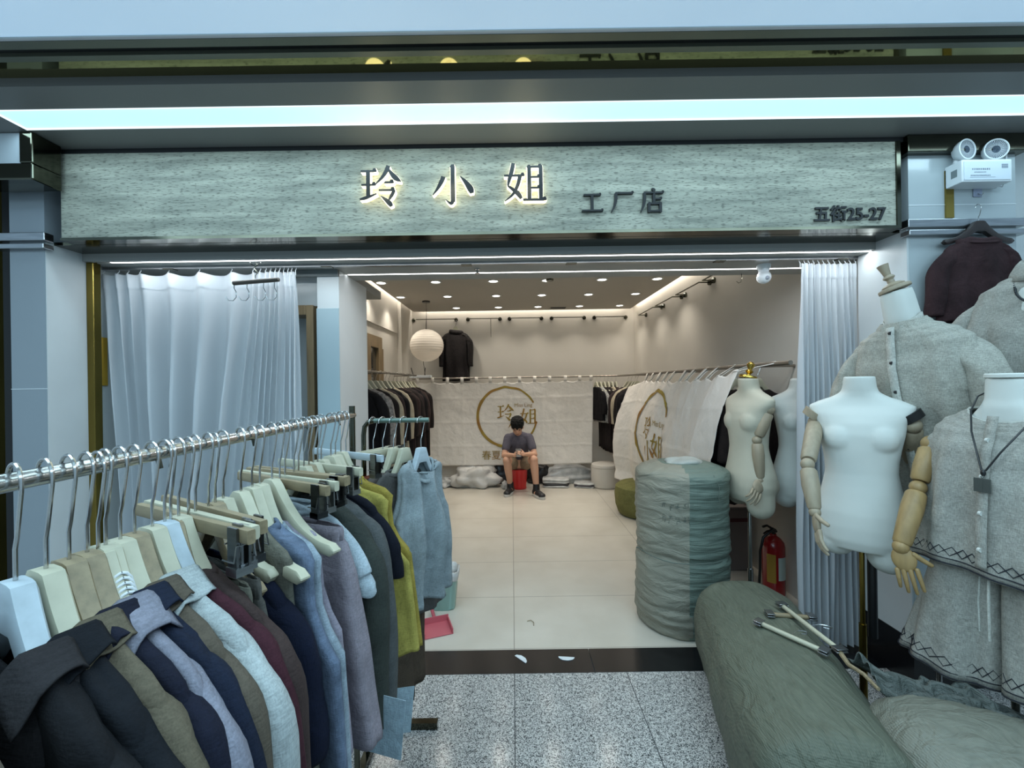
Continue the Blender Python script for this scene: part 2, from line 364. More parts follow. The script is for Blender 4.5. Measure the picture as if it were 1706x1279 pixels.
# shop interior
struct('ceiling_shop', BX(-1.55, 1.90, 2.79, 6.69, 2.72, 2.76), M['ceil_warm'])
struct('ceiling_cove', BX(-2.6, 2.6, 2.79, 7.0, 2.88, 2.92), M['wall_warm'])
struct('wall_back', BX(-2.0, 2.2, 6.80, 6.9, 0, 2.92), M['wall_warm'])
struct('wall_right', BX(1.99, 2.1, 2.62, 6.85, 0, 2.92), M['wall_warm'])
struct('wall_left', BX(-1.76, -1.66, 5.35, 6.85, 0, 2.92).box(-1.76, -1.66, 2.9, 5.35, 0, 0.9).box(-1.76, -1.66, 2.9, 4.74, 0.9, 2.3).box(-1.76,-1.66,4.74,5.35,2.15,2.3), M['wall_warm'])
struct('wall_left_bulkhead', BX(-1.95, -1.635, 3.0, 6.05, 2.30, 2.92), M['wall_warm'])
struct('wall_left_corner', BX(-1.76, -1.60, 6.12, 6.8, 0, 2.92), M['wall_warm'], mods=BEV(0.004))
struct('wall_pillar', BX(-1.16, -1.03, 2.52, 3.0, 0, HS).box(-1.75, -1.16, 2.78, 3.0, 0, HS), M['wall_cool'])
struct('wall_pillar_panel', BX(-1.165, -1.03, 2.515, 2.522, 0, 2.02), mat('pillar_panel', (158, 176, 182), 0.35), mods=BEV(0.002))
struct('wall_pillar_header', BX(-1.42, -1.03, 2.505, 2.53, HS - 0.04, HS), mat('pillar_header', (110, 116, 116), 0.5))
struct('wall_far_left', BX(-2.8, -1.95, 3.6, 3.7, 0, 2.4).box(-2.62, -2.42, 2.6, 3.7, 0, 2.4), M['wall_cool'])
struct('baseboard_back', BX(-1.6, 1.99, 6.785, 6.80, 0, 0.08), M['wall_warm'])
# wooden framed opening between curtain and pillar
d = struct('door_1', BX(-1.25, -1.205, 2.56, 2.70, 0, 2.05).box(-1.75, -1.25, 2.56, 2.70, 1.99, 2.05), M['wood_frame'], mods=BEV(0.004))
struct('wall_header_left', BX(-2.35, -1.16, 2.60, 2.68, 2.05, HS), M['wall_cool'])
# framed window in the left wall under the bulkhead
wv = struct('window_1', BX(-1.70, -1.645, 4.75, 5.35, 2.02, 2.16).box(-1.70, -1.645, 5.20, 5.40, 0.9, 2.02).box(-1.70, -1.645, 4.72, 4.92, 0.9, 2.02), M['wood_frame'])
gl = BX(-1.69, -1.68, 4.92, 5.20, 0.9, 2.02).build('pane', mat('mirror_glass', (170, 172, 170), 0.08, metal=0.9), wv, smooth=0)
# ---- recessed LED lines
def led_line(x0, x1, y, z, label, m=M['led']):
    return tag(BX(x0, x1, y - 0.010, y + 0.010, z + 0.001, z + 0.02).build('led_strip', m, smooth=0), label, 'light strip')
led_line(-2.2, 2.05, 2.315, HS, 'long white recessed light line in soffit right behind the sign')
led_line(-1.02, 2.03, 2.64, HS, 'shorter white recessed light line deeper in soffit, behind the curtain track')
o = BX(-1.80, -1.70, 4.3, 5.6, 2.285, 2.299).build('led_strip', M['led_warm'], smooth=0)
tag(o, 'slanting white light strip under the left wall cabinet above framed window', 'light strip')
area_light('light_left_strip', (-1.74, 5.0, 2.28), (0.05, 1.2), 2, WARM)
# ---- corridor light panel
lp = thing('ceiling_light_panel', 'long pale blue glowing light panel in corridor ceiling above the sign', 'ceiling light', (0.2, 1.855, ZC))
BX(-2.40, 3.9, -0.066, 0.066, -0.001, 0.02).build('diffuser', M['panel_light'], lp, smooth=0)
BX(-2.40, 3.9, -0.070, -0.064, -0.005, 0.02).box(-2.40, 3.9, 0.064, 0.070, -0.005, 0.02).box(-2.405, -2.398, -0.07, 0.07, -0.005, 0.02).build('frame', mat('bright_edge', (255, 255, 255), 0.4, emit=(0.8, 0.95, 1.0), estr=1.0), lp, smooth=0)
for k, y in enumerate((-0.6, -1.8)):
    p = BX(-2.3, 2.3, y - 0.25, y + 0.25, ZC - 0.004, ZC - 0.0005).build('ceiling_light_panel', M['panel_light'], smooth=0)
    tag(p, 'wide glowing light panel in corridor ceiling behind the viewer', 'ceiling light', 'light panels behind the viewer')

# ---- downlights
rows = [(4.76, [(640, 465), (731, 466), (827, 468), (916, 469), (1008, 470), (1100, 472)]),
        (5.55, [(672, 491), (750, 493), (831, 494), (907, 495), (985, 496), (1063, 497)]),
        (6.38, [(764, 511), (834, 512), (900, 513), (969, 514), (1036, 515)])]
def downlight(x, y, z, label, power=17, r=0.052, m=M['led_warm'], col=WARM):
    t = thing('downlight', label, 'downlight', (x, y, z), group='round recessed ceiling spotlights in the shop')
    MB().lathe([(r * 1.25, 0.0), (r * 1.25, -0.006), (r, -0.008), (r * 0.9, -0.002), (r * 0.9, 0.0)], n=20).build('rim', M['white_plastic'], t)
    MB().lathe([(0.001, -0.0035), (r * 0.88, -0.0035), (r * 0.88, -0.001)], n=20).build('bulb', m, t, smooth=0)
    d = bpy.data.lights.new('light_spot', 'SPOT'); d.energy = power; d.color = col; d.spot_size = R(110); d.spot_blend = 0.8; d.shadow_soft_size = 0.04
    l = bpy.data.objects.new('light_spot', d); COL.objects.link(l); l.parent = t; l.location = (0, 0, -0.015)
    return t
wd = ['first', 'second', 'third', 'fourth', 'fifth', 'sixth']
for ri, (Y, xs) in enumerate(rows):
    for i, (px, py) in enumerate(xs):
        q = at(px, py, Y)
        downlight(q.x, Y, 2.72, 'round ceiling spotlight, %s from the left in the %s row of the shop ceiling' % (wd[i], ['front', 'middle', 'back'][ri]))
tag(MB().lathe([(0.001, -0.02), (0.04, -0.02), (0.045, -0.004), (0.045, 0)], (0.44, 4.72, 2.72), n=16).build('smoke_detector', M['dark_steel']), 'small dark round detector on shop ceiling beside a front-row spotlight', 'detector')
v = thing('ceiling_vent', 'small grey slatted vent in the back of the shop ceiling', 'vent', (0.73, 6.5, 2.719))
BX(-0.12, 0.12, -0.05, 0.05, -0.006, 0).build('frame', mat('vent_grey', (120, 116, 108), 0.6), v)
vs = MB()
for k in range(5): vs.box(-0.11, 0.11, -0.042 + k * 0.019, -0.034 + k * 0.019, -0.009, -0.006)
vs.build('slats', M['dark'], v)

# ================================================================ lettering, Song style strokes on a 100 x 100 square
# every stroke: list of (x, y, half width)
def hs(x0, x1, y, w=2.3):            # thin horizontal with the triangular end
    return [(x0, y, w * 0.9), (x0 + 2, y, w), (x1 - 9, y, w), (x1 - 6, y + 2.0, w + 2.2), (x1 - 3.5, y + 2.2, w + 2.6), (x1, y - w * 0.3, w * 0.45)]
def vs_(x, y0, y1, w=5.2):           # thick vertical with an angled head
    return [(x - 3, y0 + 3, 1.0), (x - 1, y0 + 1, w * 1.15), (x, y0 - 3, w), (x, y1 + 3, w), (x, y1, w * 0.9)]
def cv(*p):                          # smooth curve through points
    out = []; n = len(p)
    for i in range(n - 1):
        a = p[max(i - 1, 0)]; b = p[i]; c = p[i + 1]; d = p[min(i + 2, n - 1)]
        for k in range(5):
            t = k / 5
            out.append(tuple(0.5 * ((2 * b[q]) + (-a[q] + c[q]) * t + (2 * a[q] - 5 * b[q] + 4 * c[q] - d[q]) * t * t + (-a[q] + 3 * b[q] - 3 * c[q] + d[q]) * t ** 3) for q in range(3)))
    out.append(p[-1]); return out
GL = {
 '玲': [hs(5, 42, 85), hs(6, 40, 53), cv((2, 19, 2), (14, 22, 3.6), (28, 27, 2.6), (42, 32, 0.8)), vs_(22, 84, 24, 4.6),
       cv((70, 97, 4.5), (65, 85, 4.6), (55, 70, 3.2), (39, 54, 0.8)), cv((68, 93, 1), (76, 80, 4.4), (87, 68, 6.0), (99, 60, 1)),
       hs(60, 82, 58, 2.4), hs(47, 84, 40, 2.4), cv((83, 40, 3.2), (77, 28, 3.8), (68, 14, 1)), cv((52, 26, 1.2), (62, 18, 4), (72, 9, 5.8), (76, 2, 3.5))],
 '小': [vs_(51, 93, 8, 5.2), cv((51, 12, 4.8), (46, 4, 3.4), (34, 13, 0.8)), cv((29, 68, 5.4), (24, 56, 5), (15, 40, 3.2), (3, 24, 0.7)), cv((69, 68, 1), (82, 54, 5), (93, 38, 7.4), (96, 28, 4.4))],
 '姐': [cv((24, 95, 4.6), (20, 76, 5), (14, 56, 4), (11, 42, 2)), cv((11, 42, 2), (22, 34, 3.6), (34, 24, 5.4), (42, 12, 3.4)), cv((40, 68, 4.6), (34, 44, 4.2), (22, 22, 3), (3, 6, 0.7)), hs(2, 50, 66),
       vs_(61, 87, 10, 4.6), hs(61, 90, 86, 2.3), vs_(88, 86, 10, 4.6), hs(61, 88, 62, 2.0), hs(61, 88, 37, 2.0), hs(46, 101, 9, 2.6)],
 '工': [hs(12, 88, 82, 3), vs_(49, 80, 14, 5), hs(4, 97, 13, 3)],
 '厂': [hs(20, 96, 84, 3), cv((23, 83, 4.8), (22, 56, 4.8), (16, 30, 3.6), (3, 6, 0.8))],
 '店': [cv((48, 99, 1.5), (55, 94, 4.5), (58, 88, 4)), hs(16, 96, 82, 2.8), cv((18, 82, 4.6), (18, 54, 4.6), (13, 28, 3.4), (3, 5, 0.8)),
       vs_(56, 74, 40, 4.6), hs(56, 88, 57, 2.4), vs_(36, 40, 3, 4.4), hs(36, 82, 38, 2.6), vs_(82, 39, 3, 4.4), hs(36, 82, 8, 2.6)],
}
def stroke_polys(ch):
    """each stroke -> left and right outline points"""
    out = []
    for st in GL[ch]:
        L_, R_ = [], []
        for i, (x, y, hw) in enumerate(st):
            a = st[max(i - 1, 0)]; b = st[min(i + 1, len(st) - 1)]
            dx, dy = b[0] - a[0], b[1] - a[1]; l = math.hypot(dx, dy) or 1
            nx, ny = -dy / l, dx / l
            L_.append((x + nx * hw, y + ny * hw)); R_.append((x - nx * hw, y - ny * hw))
        out.append((L_, R_))
    return out
def glyph_solid(ch, size, y0, y1, grow=0.0, mb=None, ox=0, oz=0):
    mb = mb or MB(); k = size / 100
    for si, (L_, R_) in enumerate(stroke_polys(ch)):
        e = si * 0.00004
        rings = []
        for (lx, ly), (rx, ry) in zip(L_, R_):
            cx, cy = (lx + rx) / 2, (ly + ry) / 2; d = math.hypot(lx - rx, ly - ry) / 2 or 1e-3; g = (d + grow) / d
            lx, ly, rx, ry = cx + (lx - cx) * g, cy + (ly - cy) * g, cx + (rx - cx) * g, cy + (ry - cy) * g
            rings.append([(ox + lx * k, y0 - e, oz + ly * k), (ox + rx * k, y0 - e, oz + ry * k), (ox + rx * k, y1, oz + ry * k), (ox + lx * k, y1, oz + ly * k)])
        mb.loft(rings)
    return mb
def font_mesh(text, size, extrude=0.0, offset=0.0, sx=1.0):
    """built-in font -> vertices and faces in the xz plane"""
    cu = bpy.data.curves.new('t', 'FONT'); cu.body = text; cu.size = size; cu.extrude = extrude; cu.offset = offset; cu.resolution_u = 3
    ob = bpy.data.objects.new('t', cu); COL.objects.link(ob)
    bpy.context.view_layer.update()
    dg = bpy.context.evaluated_depsgraph_get(); me = ob.evaluated_get(dg).to_mesh()
    mb = MB(); mb.add([(v.co.x * sx, -v.co.z, v.co.y) for v in me.vertices], [tuple(p.vertices) for p in me.polygons])
    ob.evaluated_get(dg).to_mesh_clear(); bpy.data.objects.remove(ob); bpy.data.curves.remove(cu)
    return mb

# ---------------------------------------------------------------- shop sign
SY = 2.08
sg = thing('shop_sign', 'long grey travertine fascia sign with glowing black characters above the entrance', 'sign', (-2.22, SY, 2.305))
SX0, SX1, SZ0, SZ1 = -2.22, 1.915, 2.305, 2.722
BX(0, SX1 - SX0, 0, 0.05, 0, SZ1 - SZ0).build('stone_board', M['travertine'], sg, smooth=0, mods=BEV(0.002))
BX(0, SX1 - SX0 + 0.02, -0.006, 0.06, -0.014, 0).box(SX1 - SX0, SX1 - SX0 + 0.02, -0.006, 0.06, 0, SZ1 - SZ0).build('steel_edge', M['dark_steel'], sg, smooth=0)
M['letter_glow'] = mat('letter_glow', (255, 250, 225), 0.5, emit=(1.0, 0.94, 0.70), estr=2.2)
M['letter_face'] = mat('letter_face', (24, 26, 28), 0.4)
def sign_point(px, py):
    p = at(px, py, SY); return p.x - SX0, p.z - SZ0
for ch, px, py, size in (('玲', 611, 343, 0.208), ('小', 730, 343, 0.205), ('姐', 848, 344, 0.208)):
    x, z = sign_point(px, py)
    o = glyph_solid(ch, size, -0.034, -0.030, 0.0, ox=x, oz=z).build('sign_letter', M['letter_face'], sg, smooth=0)
    glyph_solid(ch, size, -0.0299, -0.004, 0.7, ox=x, oz=z).build('glow_body', M['letter_glow'], o, smooth=0)
    d = bpy.data.lights.new('light_letter', 'POINT'); d.energy = 0.22; d.color = (1.0, 0.93, 0.66); d.shadow_soft_size = 0.05
    l = bpy.data.objects.new('light_letter', d); COL.objects.link(l); l.parent = sg; l.location = (x + size * 0.5, -0.075, z + size * 0.42)
for ch, px, py, size in (('工', 976, 361, 0.112), ('厂', 1025, 362, 0.118), ('店', 1074, 363, 0.122)):
    x, z = sign_point(px, py)
    glyph_solid(ch, size, -0.014, -0.001, 0.9, ox=x, oz=z).build('sign_letter', M['letter_face'], sg, smooth=0)
x, z = sign_point(1362, 383)
f = font_mesh('五街25-27', 0.084, 0.004, 0.0018, 0.98); f.v = [(a + x, b - 0.005, c + z) for a, b, c in f.v]
f.build('address_lettering', M['letter_face'], sg, smooth=0)

# ---------------------------------------------------------------- emergency light on the right column
ex0 = at(1578, 300, 2.0)
em = thing('emergency_light', 'white twin-headed emergency light with round reflector lamps, mounted high on right column', 'emergency light', (2.175, 2.10, 2.487))
em.scale = (0.72, 0.72, 0.72)
BX(0, 0.335, -0.115, 0, 0, 0.15).build('housing', M['white_plastic'], em, smooth=30, mods=BEV(0.006, 3))
BX(0.012, 0.323, -0.118, -0.115, 0.012, 0.135).build('front_plate', mat('label_plate', (206, 214, 222), 0.5), em, mods=BEV(0.001))
pr = MB()
rs = random.Random(4)
for nch, hh, x, z in ((9, .012, .065, .078), (10, .007, .080, .060), (13, .009, .055, .037)):     # tiny, illegible printed lines
    for k in range(nch):
        w_ = hh * .95
        for q in range(3): pr.box(x + k * hh * 1.15, x + k * hh * 1.15 + w_ * rs.uniform(.6, .95), -0.1187, -0.1181, z + q * hh * .36, z + q * hh * .36 + hh * .14)
        pr.box(x + k * hh * 1.15 + w_ * .4, x + k * hh * 1.15 + w_ * .55, -0.1187, -0.1181, z, z + hh * .9)
pr.box(0.05, 0.22, -0.1187, -0.1181, 0.028, 0.0295)
for k in range(5): pr.box(0.262, 0.305, -0.1187, -0.1181, 0.112 - k * 0.006, 0.115 - k * 0.006)
pr.build('printed_text', mat('print_grey', (96, 108, 122), 0.6), em, smooth=0)
BX(-0.0008, 0, -0.085, -0.045, 0.05, 0.10).build('side_label', mat('side_label', (120, 130, 132), 0.5), em, smooth=0)
refl = mat('reflector', (120, 134, 150), 0.25, metal=0.7, bump=1.0, bscale=120)
for k, (x, z, az) in enumerate(((0.060, 0.232, 8), (0.27, 0.230, -16))):
    rot = Matrix.Rotation(R(az), 4, 'Z'); Mx = Matrix.Translation((x, -0.06, z)) @ rot
    h = MB().lathe([(0.020, 0.045), (0.045, 0.03), (0.064, 0.0), (0.069, -0.028), (0.069, -0.034), (0.063, -0.036), (0.060, -0.030)], n=32, axis='y', caps=(True, False)).xf(Mx).build('lamp_head', M['white_plastic'], em)
    MB().lathe([(0.061, -0.029), (0.054, -0.015), (0.030, 0.004), (0.012, 0.008), (0.001, 0.008)], n=32, axis='y', caps=(False, True)).xf(Mx).build('reflector', refl, h)
    gm = mat('clear_lens_%d' % k, (240, 246, 250), 0.05, trans=1)
    fl = MB()
    for q in range(40):
        a = 2 * PI * q / 40; fl.box(0.022, 0.058, -0.0305, -0.0285, -0.0008, 0.0008) if False else None
        c, s_ = math.cos(a), math.sin(a)
        fl.add([(c * 0.024 - s_ * 0.0007, -0.029, s_ * 0.024 + c * 0.0007), (c * 0.024 + s_ * 0.0007, -0.029, s_ * 0.024 - c * 0.0007), (c * 0.059 + s_ * 0.0012, -0.029, s_ * 0.059 - c * 0.0012), (c * 0.059 - s_ * 0.0012, -0.029, s_ * 0.059 + c * 0.0012)], [(0, 1, 2, 3)])
    fl.xf(Mx).build('lens_ribs', M['white_plastic'], h, smooth=0)
    MB().lathe([(0.012, 0.145), (0.012, 0.19)], (x + 0.005, -0.05, 0), n=12).build('lamp_neck', M['chrome'], em)
MB().tube([(0.335, -0.03, 0.05), (0.36, -0.03, 0.07), (0.40, -0.02, 0.13), (0.42, -0.01, 0.2), (0.425, -0.01, 0.25)], 0.004, 8).build('cable', M['white_plastic'], em)

# ================================================================ hangers and garments
def wood_hanger_mesh(W=0.215, drop=0.125, neck=0.060, thick=0.013, tip=0.026):
    mb = MB(); rings = []; n = 32
    for i in range(n + 1):
        s = -1 + 2 * i / n; x = s * W; a = abs(x)
        t = min(max((a - 0.020) / (W - 0.020), 0), 1)
        zt = -drop * (t ** 0.62) if t > 0 else 0
        zt = -drop * (1 - (1 - t) ** 2.3) if t > 0 else 0
        h = neck * (1 - t) ** 2.2 + tip * (1 - (1 - t) ** 2.2) * (0.72 + 0.28 * t)
        if 1 - abs(s) < 0.07:
            q = math.sqrt(max(1 - ((abs(s) - 0.93) / 0.07) ** 2, 0.02)); mid = zt - h / 2; zt = mid + h / 2 * q; h = h * q
        y = 0.006 * t * t; d = thick - 0.003 * t
        rings.append([(x, y - d * 0.8, zt), (x, y + d * 0.8, zt), (x, y + d, zt - h * 0.15), (x, y + d, zt - h * 0.85), (x, y + d * 0.8, zt - h), (x, y - d * 0.8, zt - h), (x, y - d, zt - h * 0.85), (x, y - d, zt - h * 0.15)])
    return mb.loft(rings)
def hook_mesh(H, r=0.0018, rr=0.021, side=1):
    pts = [(0, 0, -0.012), (0, 0, H * 0.30), (0.006 * side, 0, H * 0.42), (rr * side * 0.98, 0, H - rr * 0.75)]
    for k in range(13):
        a = R(-12 + k * 17); pts.append((rr * math.cos(a) * side, 0, H + rr * math.sin(a) * 1.0 - 0.006))
    return MB().tube(pts, r, 7)
_hm = {}
def hanger(loc, yaw, kind='hanger_cream', H=0.12, W=0.215, style='wood', label='', group=None, tilt=0, r=0.0018):
    t = thing('clothes_hanger', label, 'hanger', loc, (0, tilt, yaw), group)
    key = (style, round(W, 3), round(H, 3), kind, r)
    def part(nm, mk, mt, par):
        k = key + (nm,)
        if k in _hm:
            o = _hm[k].copy(); COL.objects.link(o); o.parent = par
        else:
            o = mk().build(nm, mt, par); _hm[k] = o
        return o
    if style == 'wood':
        part('hanger_body', lambda: wood_hanger_mesh(W), M[kind], t)
    else:
        def bar():
            m = MB(); rings = []
            for i in range(13):
                x = -W + 2 * W * i / 12; h = 0.024 if abs(x) > 0.03 else 0.034
                rings.append([(x, -0.006, -0.004), (x, 0.006, -0.004), (x, 0.007, -0.008), (x, 0.007, -h), (x, 0.005, -h - 0.003), (x, -0.005, -h - 0.003), (x, -0.007, -h), (x, -0.007, -0.008)])
            return m.loft(rings)
        part('hanger_body', bar, M[kind], t)
        def clip(s):
            x = s * W * 0.82
            return BX(x - 0.013, x + 0.013, -0.012, -0.008, -0.075, -0.002).box(x - 0.013, x + 0.013, 0.008, 0.012, -0.075, -0.002).tube([(x - 0.016, -0.014, -0.03), (x - 0.016, 0.014, -0.03), (x - 0.016, 0.018, -0.055), (x + 0.016, 0.018, -0.055), (x + 0.016, 0.014, -0.03), (x + 0.016, -0.014, -0.03), (x + 0.016, -0.018, -0.055), (x - 0.016, -0.018, -0.055)], 0.0014, 5).box(x - 0.015, x + 0.015, -0.014, 0.014, -0.082, -0.068)
        part('clip', lambda: clip(1), M['steel'], t)
        k2 = key + ('clip2',)
        part('clip', lambda: clip(-1), M['steel'], t) if k2 not in _hm else None
        _hm.pop(key + ('clip',), None)
    part('hook', lambda: hook_mesh(H, r), M['chrome'], t)
    return t

def ering(cx, cy, z, w, t, n, amp=0, seed=0, k=7, sq=2.4, lean=0):
    out = []
    for j in range(n):
        a = 2 * PI * j / n; c, s = math.cos(a), math.sin(a)
        ex = 2 / sq
        x = math.copysign(abs(c) ** ex, c) * w; y = math.copysign(abs(s) ** ex, s) * t
        f = amp * (math.sin(k * a + seed * 2.1 + z * 2.2) * 0.6 + math.sin((k + 4) * a - seed + z * 4.0) * 0.3 + 0.9 * noise.noise(Vector((c * 2.2 + seed, s * 2.2, z * 3.0 + seed * 1.7))))
        out.append((cx + x * (1 + f * 0.35 / max(w, .01)) , cy + y + f * (1 if s >= 0 else -1) * min(1.0, abs(s) * 1.6) + lean * z, z + 0.004 * math.sin(a * 5 + seed)))
    return out

def garment(loc, yaw, m, label, cat='shirt', name='shirt', style='shirt', L=0.70, W=0.225, T=0.018, seed=0, group=None, collar='flap', collar_mat=None, sleeve=0.55, res=44, flare=1.1, button=None, tilt=0, levels=26, fold=1.0, opening=0.085, low=0.062, scoop=0.0, flap=0.0):
    loc = (loc[0], loc[1], loc[2] - low)
    t = thing(name, label, cat, loc, (0, tilt, yaw), group)
    rg = random.Random(seed * 7 + 3); sd = seed * 1.37 + 0.5
    prof = []
    if style in ('shirt', 'coat'):
        prof = [(-0.022, opening, 0.9), (-0.032, opening + 0.020, 1.0), (-0.044, W * 0.60, 1.0), (-0.058, W * 0.80, 1.02), (-0.076, W * 0.93, 1.05), (-0.100, W * 0.99, 1.1), (-0.14, W, 1.15), (-0.20, W * 0.985, 1.2)]
    elif style == 'tank':
        prof = [(-0.030, opening + 0.012, 0.9), (-0.042, opening + 0.034, 1.0), (-0.056, W * 0.66, 1.0), (-0.072, W * 0.74, 0.9), (-0.11, W * 0.72, 0.95), (-0.17, W * 0.74, 1.0), (-0.22, W * 0.84, 1.1), (-0.255, W * 0.97, 1.15)]
    elif style in ('skirt', 'trousers'):
        prof = [(-0.055, W * 0.74, 0.55), (-0.065, W * 0.75, 0.62), (-0.085, W * 0.75, 0.62), (-0.095, W * 0.79, 0.8), (-0.15, W * 0.86, 1.0)]
    z0 = prof[-1][0]; w0 = prof[-1][1]
    for i in range(1, levels + 1):
        q = i / levels; z = z0 + (-L - z0) * q; prof.append((z, w0 * (1 + (flare - 1) * q), 1.15 + 0.35 * q))
    rings = []
    for z, w_, tt in prof:
        q = min(max(-z / L, 0), 1); amp = T * 0.65 * fold * min(1, 0.10 + q * 1.5)
        if style in ('skirt',) and z > -0.1: amp = T * 0.25
        rg_ = ering(0, 0.012 * q, z, w_, T * tt, res, amp, sd, 6 + seed % 4)
        if scoop and len(rings) < 4:
            k_ = (1, .8, .4, .12)[len(rings)]
            rg_ = [(p[0], p[1], p[2] - scoop * k_ * max(0, 1 - (p[0] / (W * .62)) ** 2) * (1 if p[1] < 0.012 * q else .25)) for p in rg_]
        rings.append(rg_)
    body = MB().loft(rings, cap0=False, cap1=False)
    body.build('cloth_body' if style != 'trousers' else 'waist_and_legs', m, t, smooth=180, mods=[('SOLIDIFY', dict(thickness=0.003, offset=1))])
    if style in ('shirt', 'coat') and sleeve:
        for s in (-1, 1):
            n = 22; N_ = 26; zs = -0.072
            P_ = [Vector((s * W * .52, .004, zs)), Vector((s * W * .74, .004, zs - .018)), Vector((s * W * .93, .006, zs - .055)), Vector((s * (W + .018), .010, zs - .13)), Vector((s * (W + .030), .014, zs - .13 - (sleeve - .13) * .5)), Vector((s * (W + .026), .022, zs - sleeve))]
            R_ = [0.012, 0.026, 0.042, 0.050, 0.046, 0.040]
            rings = []
            for i in range(N_ + 1):
                t_ = i / N_ * (len(P_) - 1); k = min(int(t_), len(P_) - 2); f = t_ - k
                a_, b_, c_, d_ = P_[max(k - 1, 0)], P_[k], P_[k + 1], P_[min(k + 2, len(P_) - 1)]
                q = 0.5 * ((2 * b_) + (-a_ + c_) * f + (2 * a_ - 5 * b_ + 4 * c_ - d_) * f * f + (-a_ + 3 * b_ - 3 * c_ + d_) * f ** 3)
                tg = (0.5 * ((-a_ + c_) + (2 * a_ - 5 * b_ + 4 * c_ - d_) * 2 * f + (-a_ + 3 * b_ - 3 * c_ + d_) * 3 * f * f)).normalized()
                ex = Vector((tg.z, 0, -tg.x)); ey = Vector((0, 1, 0)); r = R_[k] * (1 - f) + R_[k + 1] * f; rt = T * (0.95 + 0.55 * min(1, t_ / 3))
                g = i / N_; wob = 0.005 * math.sin(g * 15 + sd * 3 + s) * min(1, g * 3)
                rings.append([q + ex * (r * math.cos(2 * PI * j / n) + wob) + ey * (rt * math.sin(2 * PI * j / n) * (1 + 0.22 * noise.noise(Vector((g * 8 + sd, j * 0.5, s))))) for j in range(n)])
            sv = MB().loft(rings, cap0=True, cap1=False).build('sleeve', m, t, smooth=180, mods=[('SOLIDIFY', dict(thickness=0.002, offset=-1))])
            if style == 'shirt' and sleeve > 0.4 and collar:
                MB().loft([[Vector((p[0], p[1], p[2] + dz)) for p in rings[-1]] for dz in (0.05, 0.0)], False, False).build('cuff', m, sv, smooth=180, mods=[('SOLIDIFY', dict(thickness=0.004, offset=1))])
    cm = collar_mat or m
    if collar == 'flap':
        n = 36; rings = []; ty = max(T * 1.3, 0.032)
        for q, (dz, dr) in enumerate(((-0.040, 0.006), (-0.020, 0.000), (-0.004, -0.002), (0.000, 0.004), (-0.010, 0.011), (-0.030, 0.019), (-0.052, 0.028), (-0.068, 0.032))):
            ring = []
            for j in range(n + 1):
                a = R(-74) + (2 * PI - R(32)) * j / n      # gap at the front (-y)
                c, s = math.cos(a), math.sin(a); c2 = math.copysign(abs(c) ** .55, c); s2 = math.copysign(abs(s) ** .55, s); front = max(0, -s)
                ring.append(((opening - .004 + dr + (.020 * c * c if q >= 5 else .008 * c * c if q == 4 else 0)) * c2, (ty + dr * 0.55) * s2 + 0.004, dz - 0.024 * front - (0.024 * front * front if q >= 5 else 0) - 0.022 + 0.008 * max(0, s) - (.006 * c * c if q >= 5 else 0)))
            rings.append(ring)
        MB().loft(rings, False, False, closed=False).build('collar', cm, t, smooth=180, mods=[('SOLIDIFY', dict(thickness=0.0024)), ('SUBSURF', dict(levels=1, render_levels=1))])
        big = flap
        def cf(sx):
            def fn(u, v):
                y = (0.024 + .010 * big) - (0.062 + .040 * big) * u; x = opening - .012 + (0.050 + .030 * big) * v * (0.75 + 0.35 * u)
                z = -0.020 - 0.33 * max(0, x - opening) + 0.016 * (1 - v) ** 2 + 0.006 - 1.1 * max(0, abs(y) - T * 1.05) - 0.006 * v * math.sin(u * 5 + sd)
                return (sx * x, y, z)
            return fn
        for sx in (1, -1):
            MB().grid(cf(sx), 12, 10).build('collar_flap', cm, t, smooth=180, mods=[('SOLIDIFY', dict(thickness=0.003, offset=0))])
    elif collar == 'band':
        n = 34; rings = []
        for dz, dr in ((-0.012, 0.010), (0.0, 0.004), (0.001, -0.002), (-0.010, -0.003)):
            rings.append([((opening + 0.006 + dr) * math.cos(2 * PI * j / n), (T * 1.0 + dr) * math.sin(2 * PI * j / n), -0.020 + dz - (0.020 + scoop) * max(0, -math.sin(2 * PI * j / n)) - scoop * .2) for j in range(n)])
        MB().loft(rings, False, False).build('neckband', cm, t, smooth=180, mods=[('SOLIDIFY', dict(thickness=0.002))])
    elif collar == 'waist':
        n = 40; rings = []
        for dz, dr in ((0.006, 0.0), (0.004, 0.003), (-0.028, 0.004), (-0.030, 0.001)):
            rings.append([((W * 0.75 + dr) * math.cos(2 * PI * j / n), (T * 0.62 + dr + 0.002 * math.sin(17 * 2 * PI * j / n)) * math.sin(2 * PI * j / n), -0.055 + dz) for j in range(n)])
        MB().loft(rings, False, False).build('waistband', cm, t, smooth=180, mods=[('SOLIDIFY', dict(thickness=0.002))])
    if button:
        for k in range(5):
            MB().lathe([(0.001, -0.001), (0.0055, -0.001), (0.0055, 0.001), (0.001, 0.0012)], (0.0, -T * 1.15 - 0.004, -0.10 - k * 0.1), n=10, axis='y').build('button', button, t)
    return t

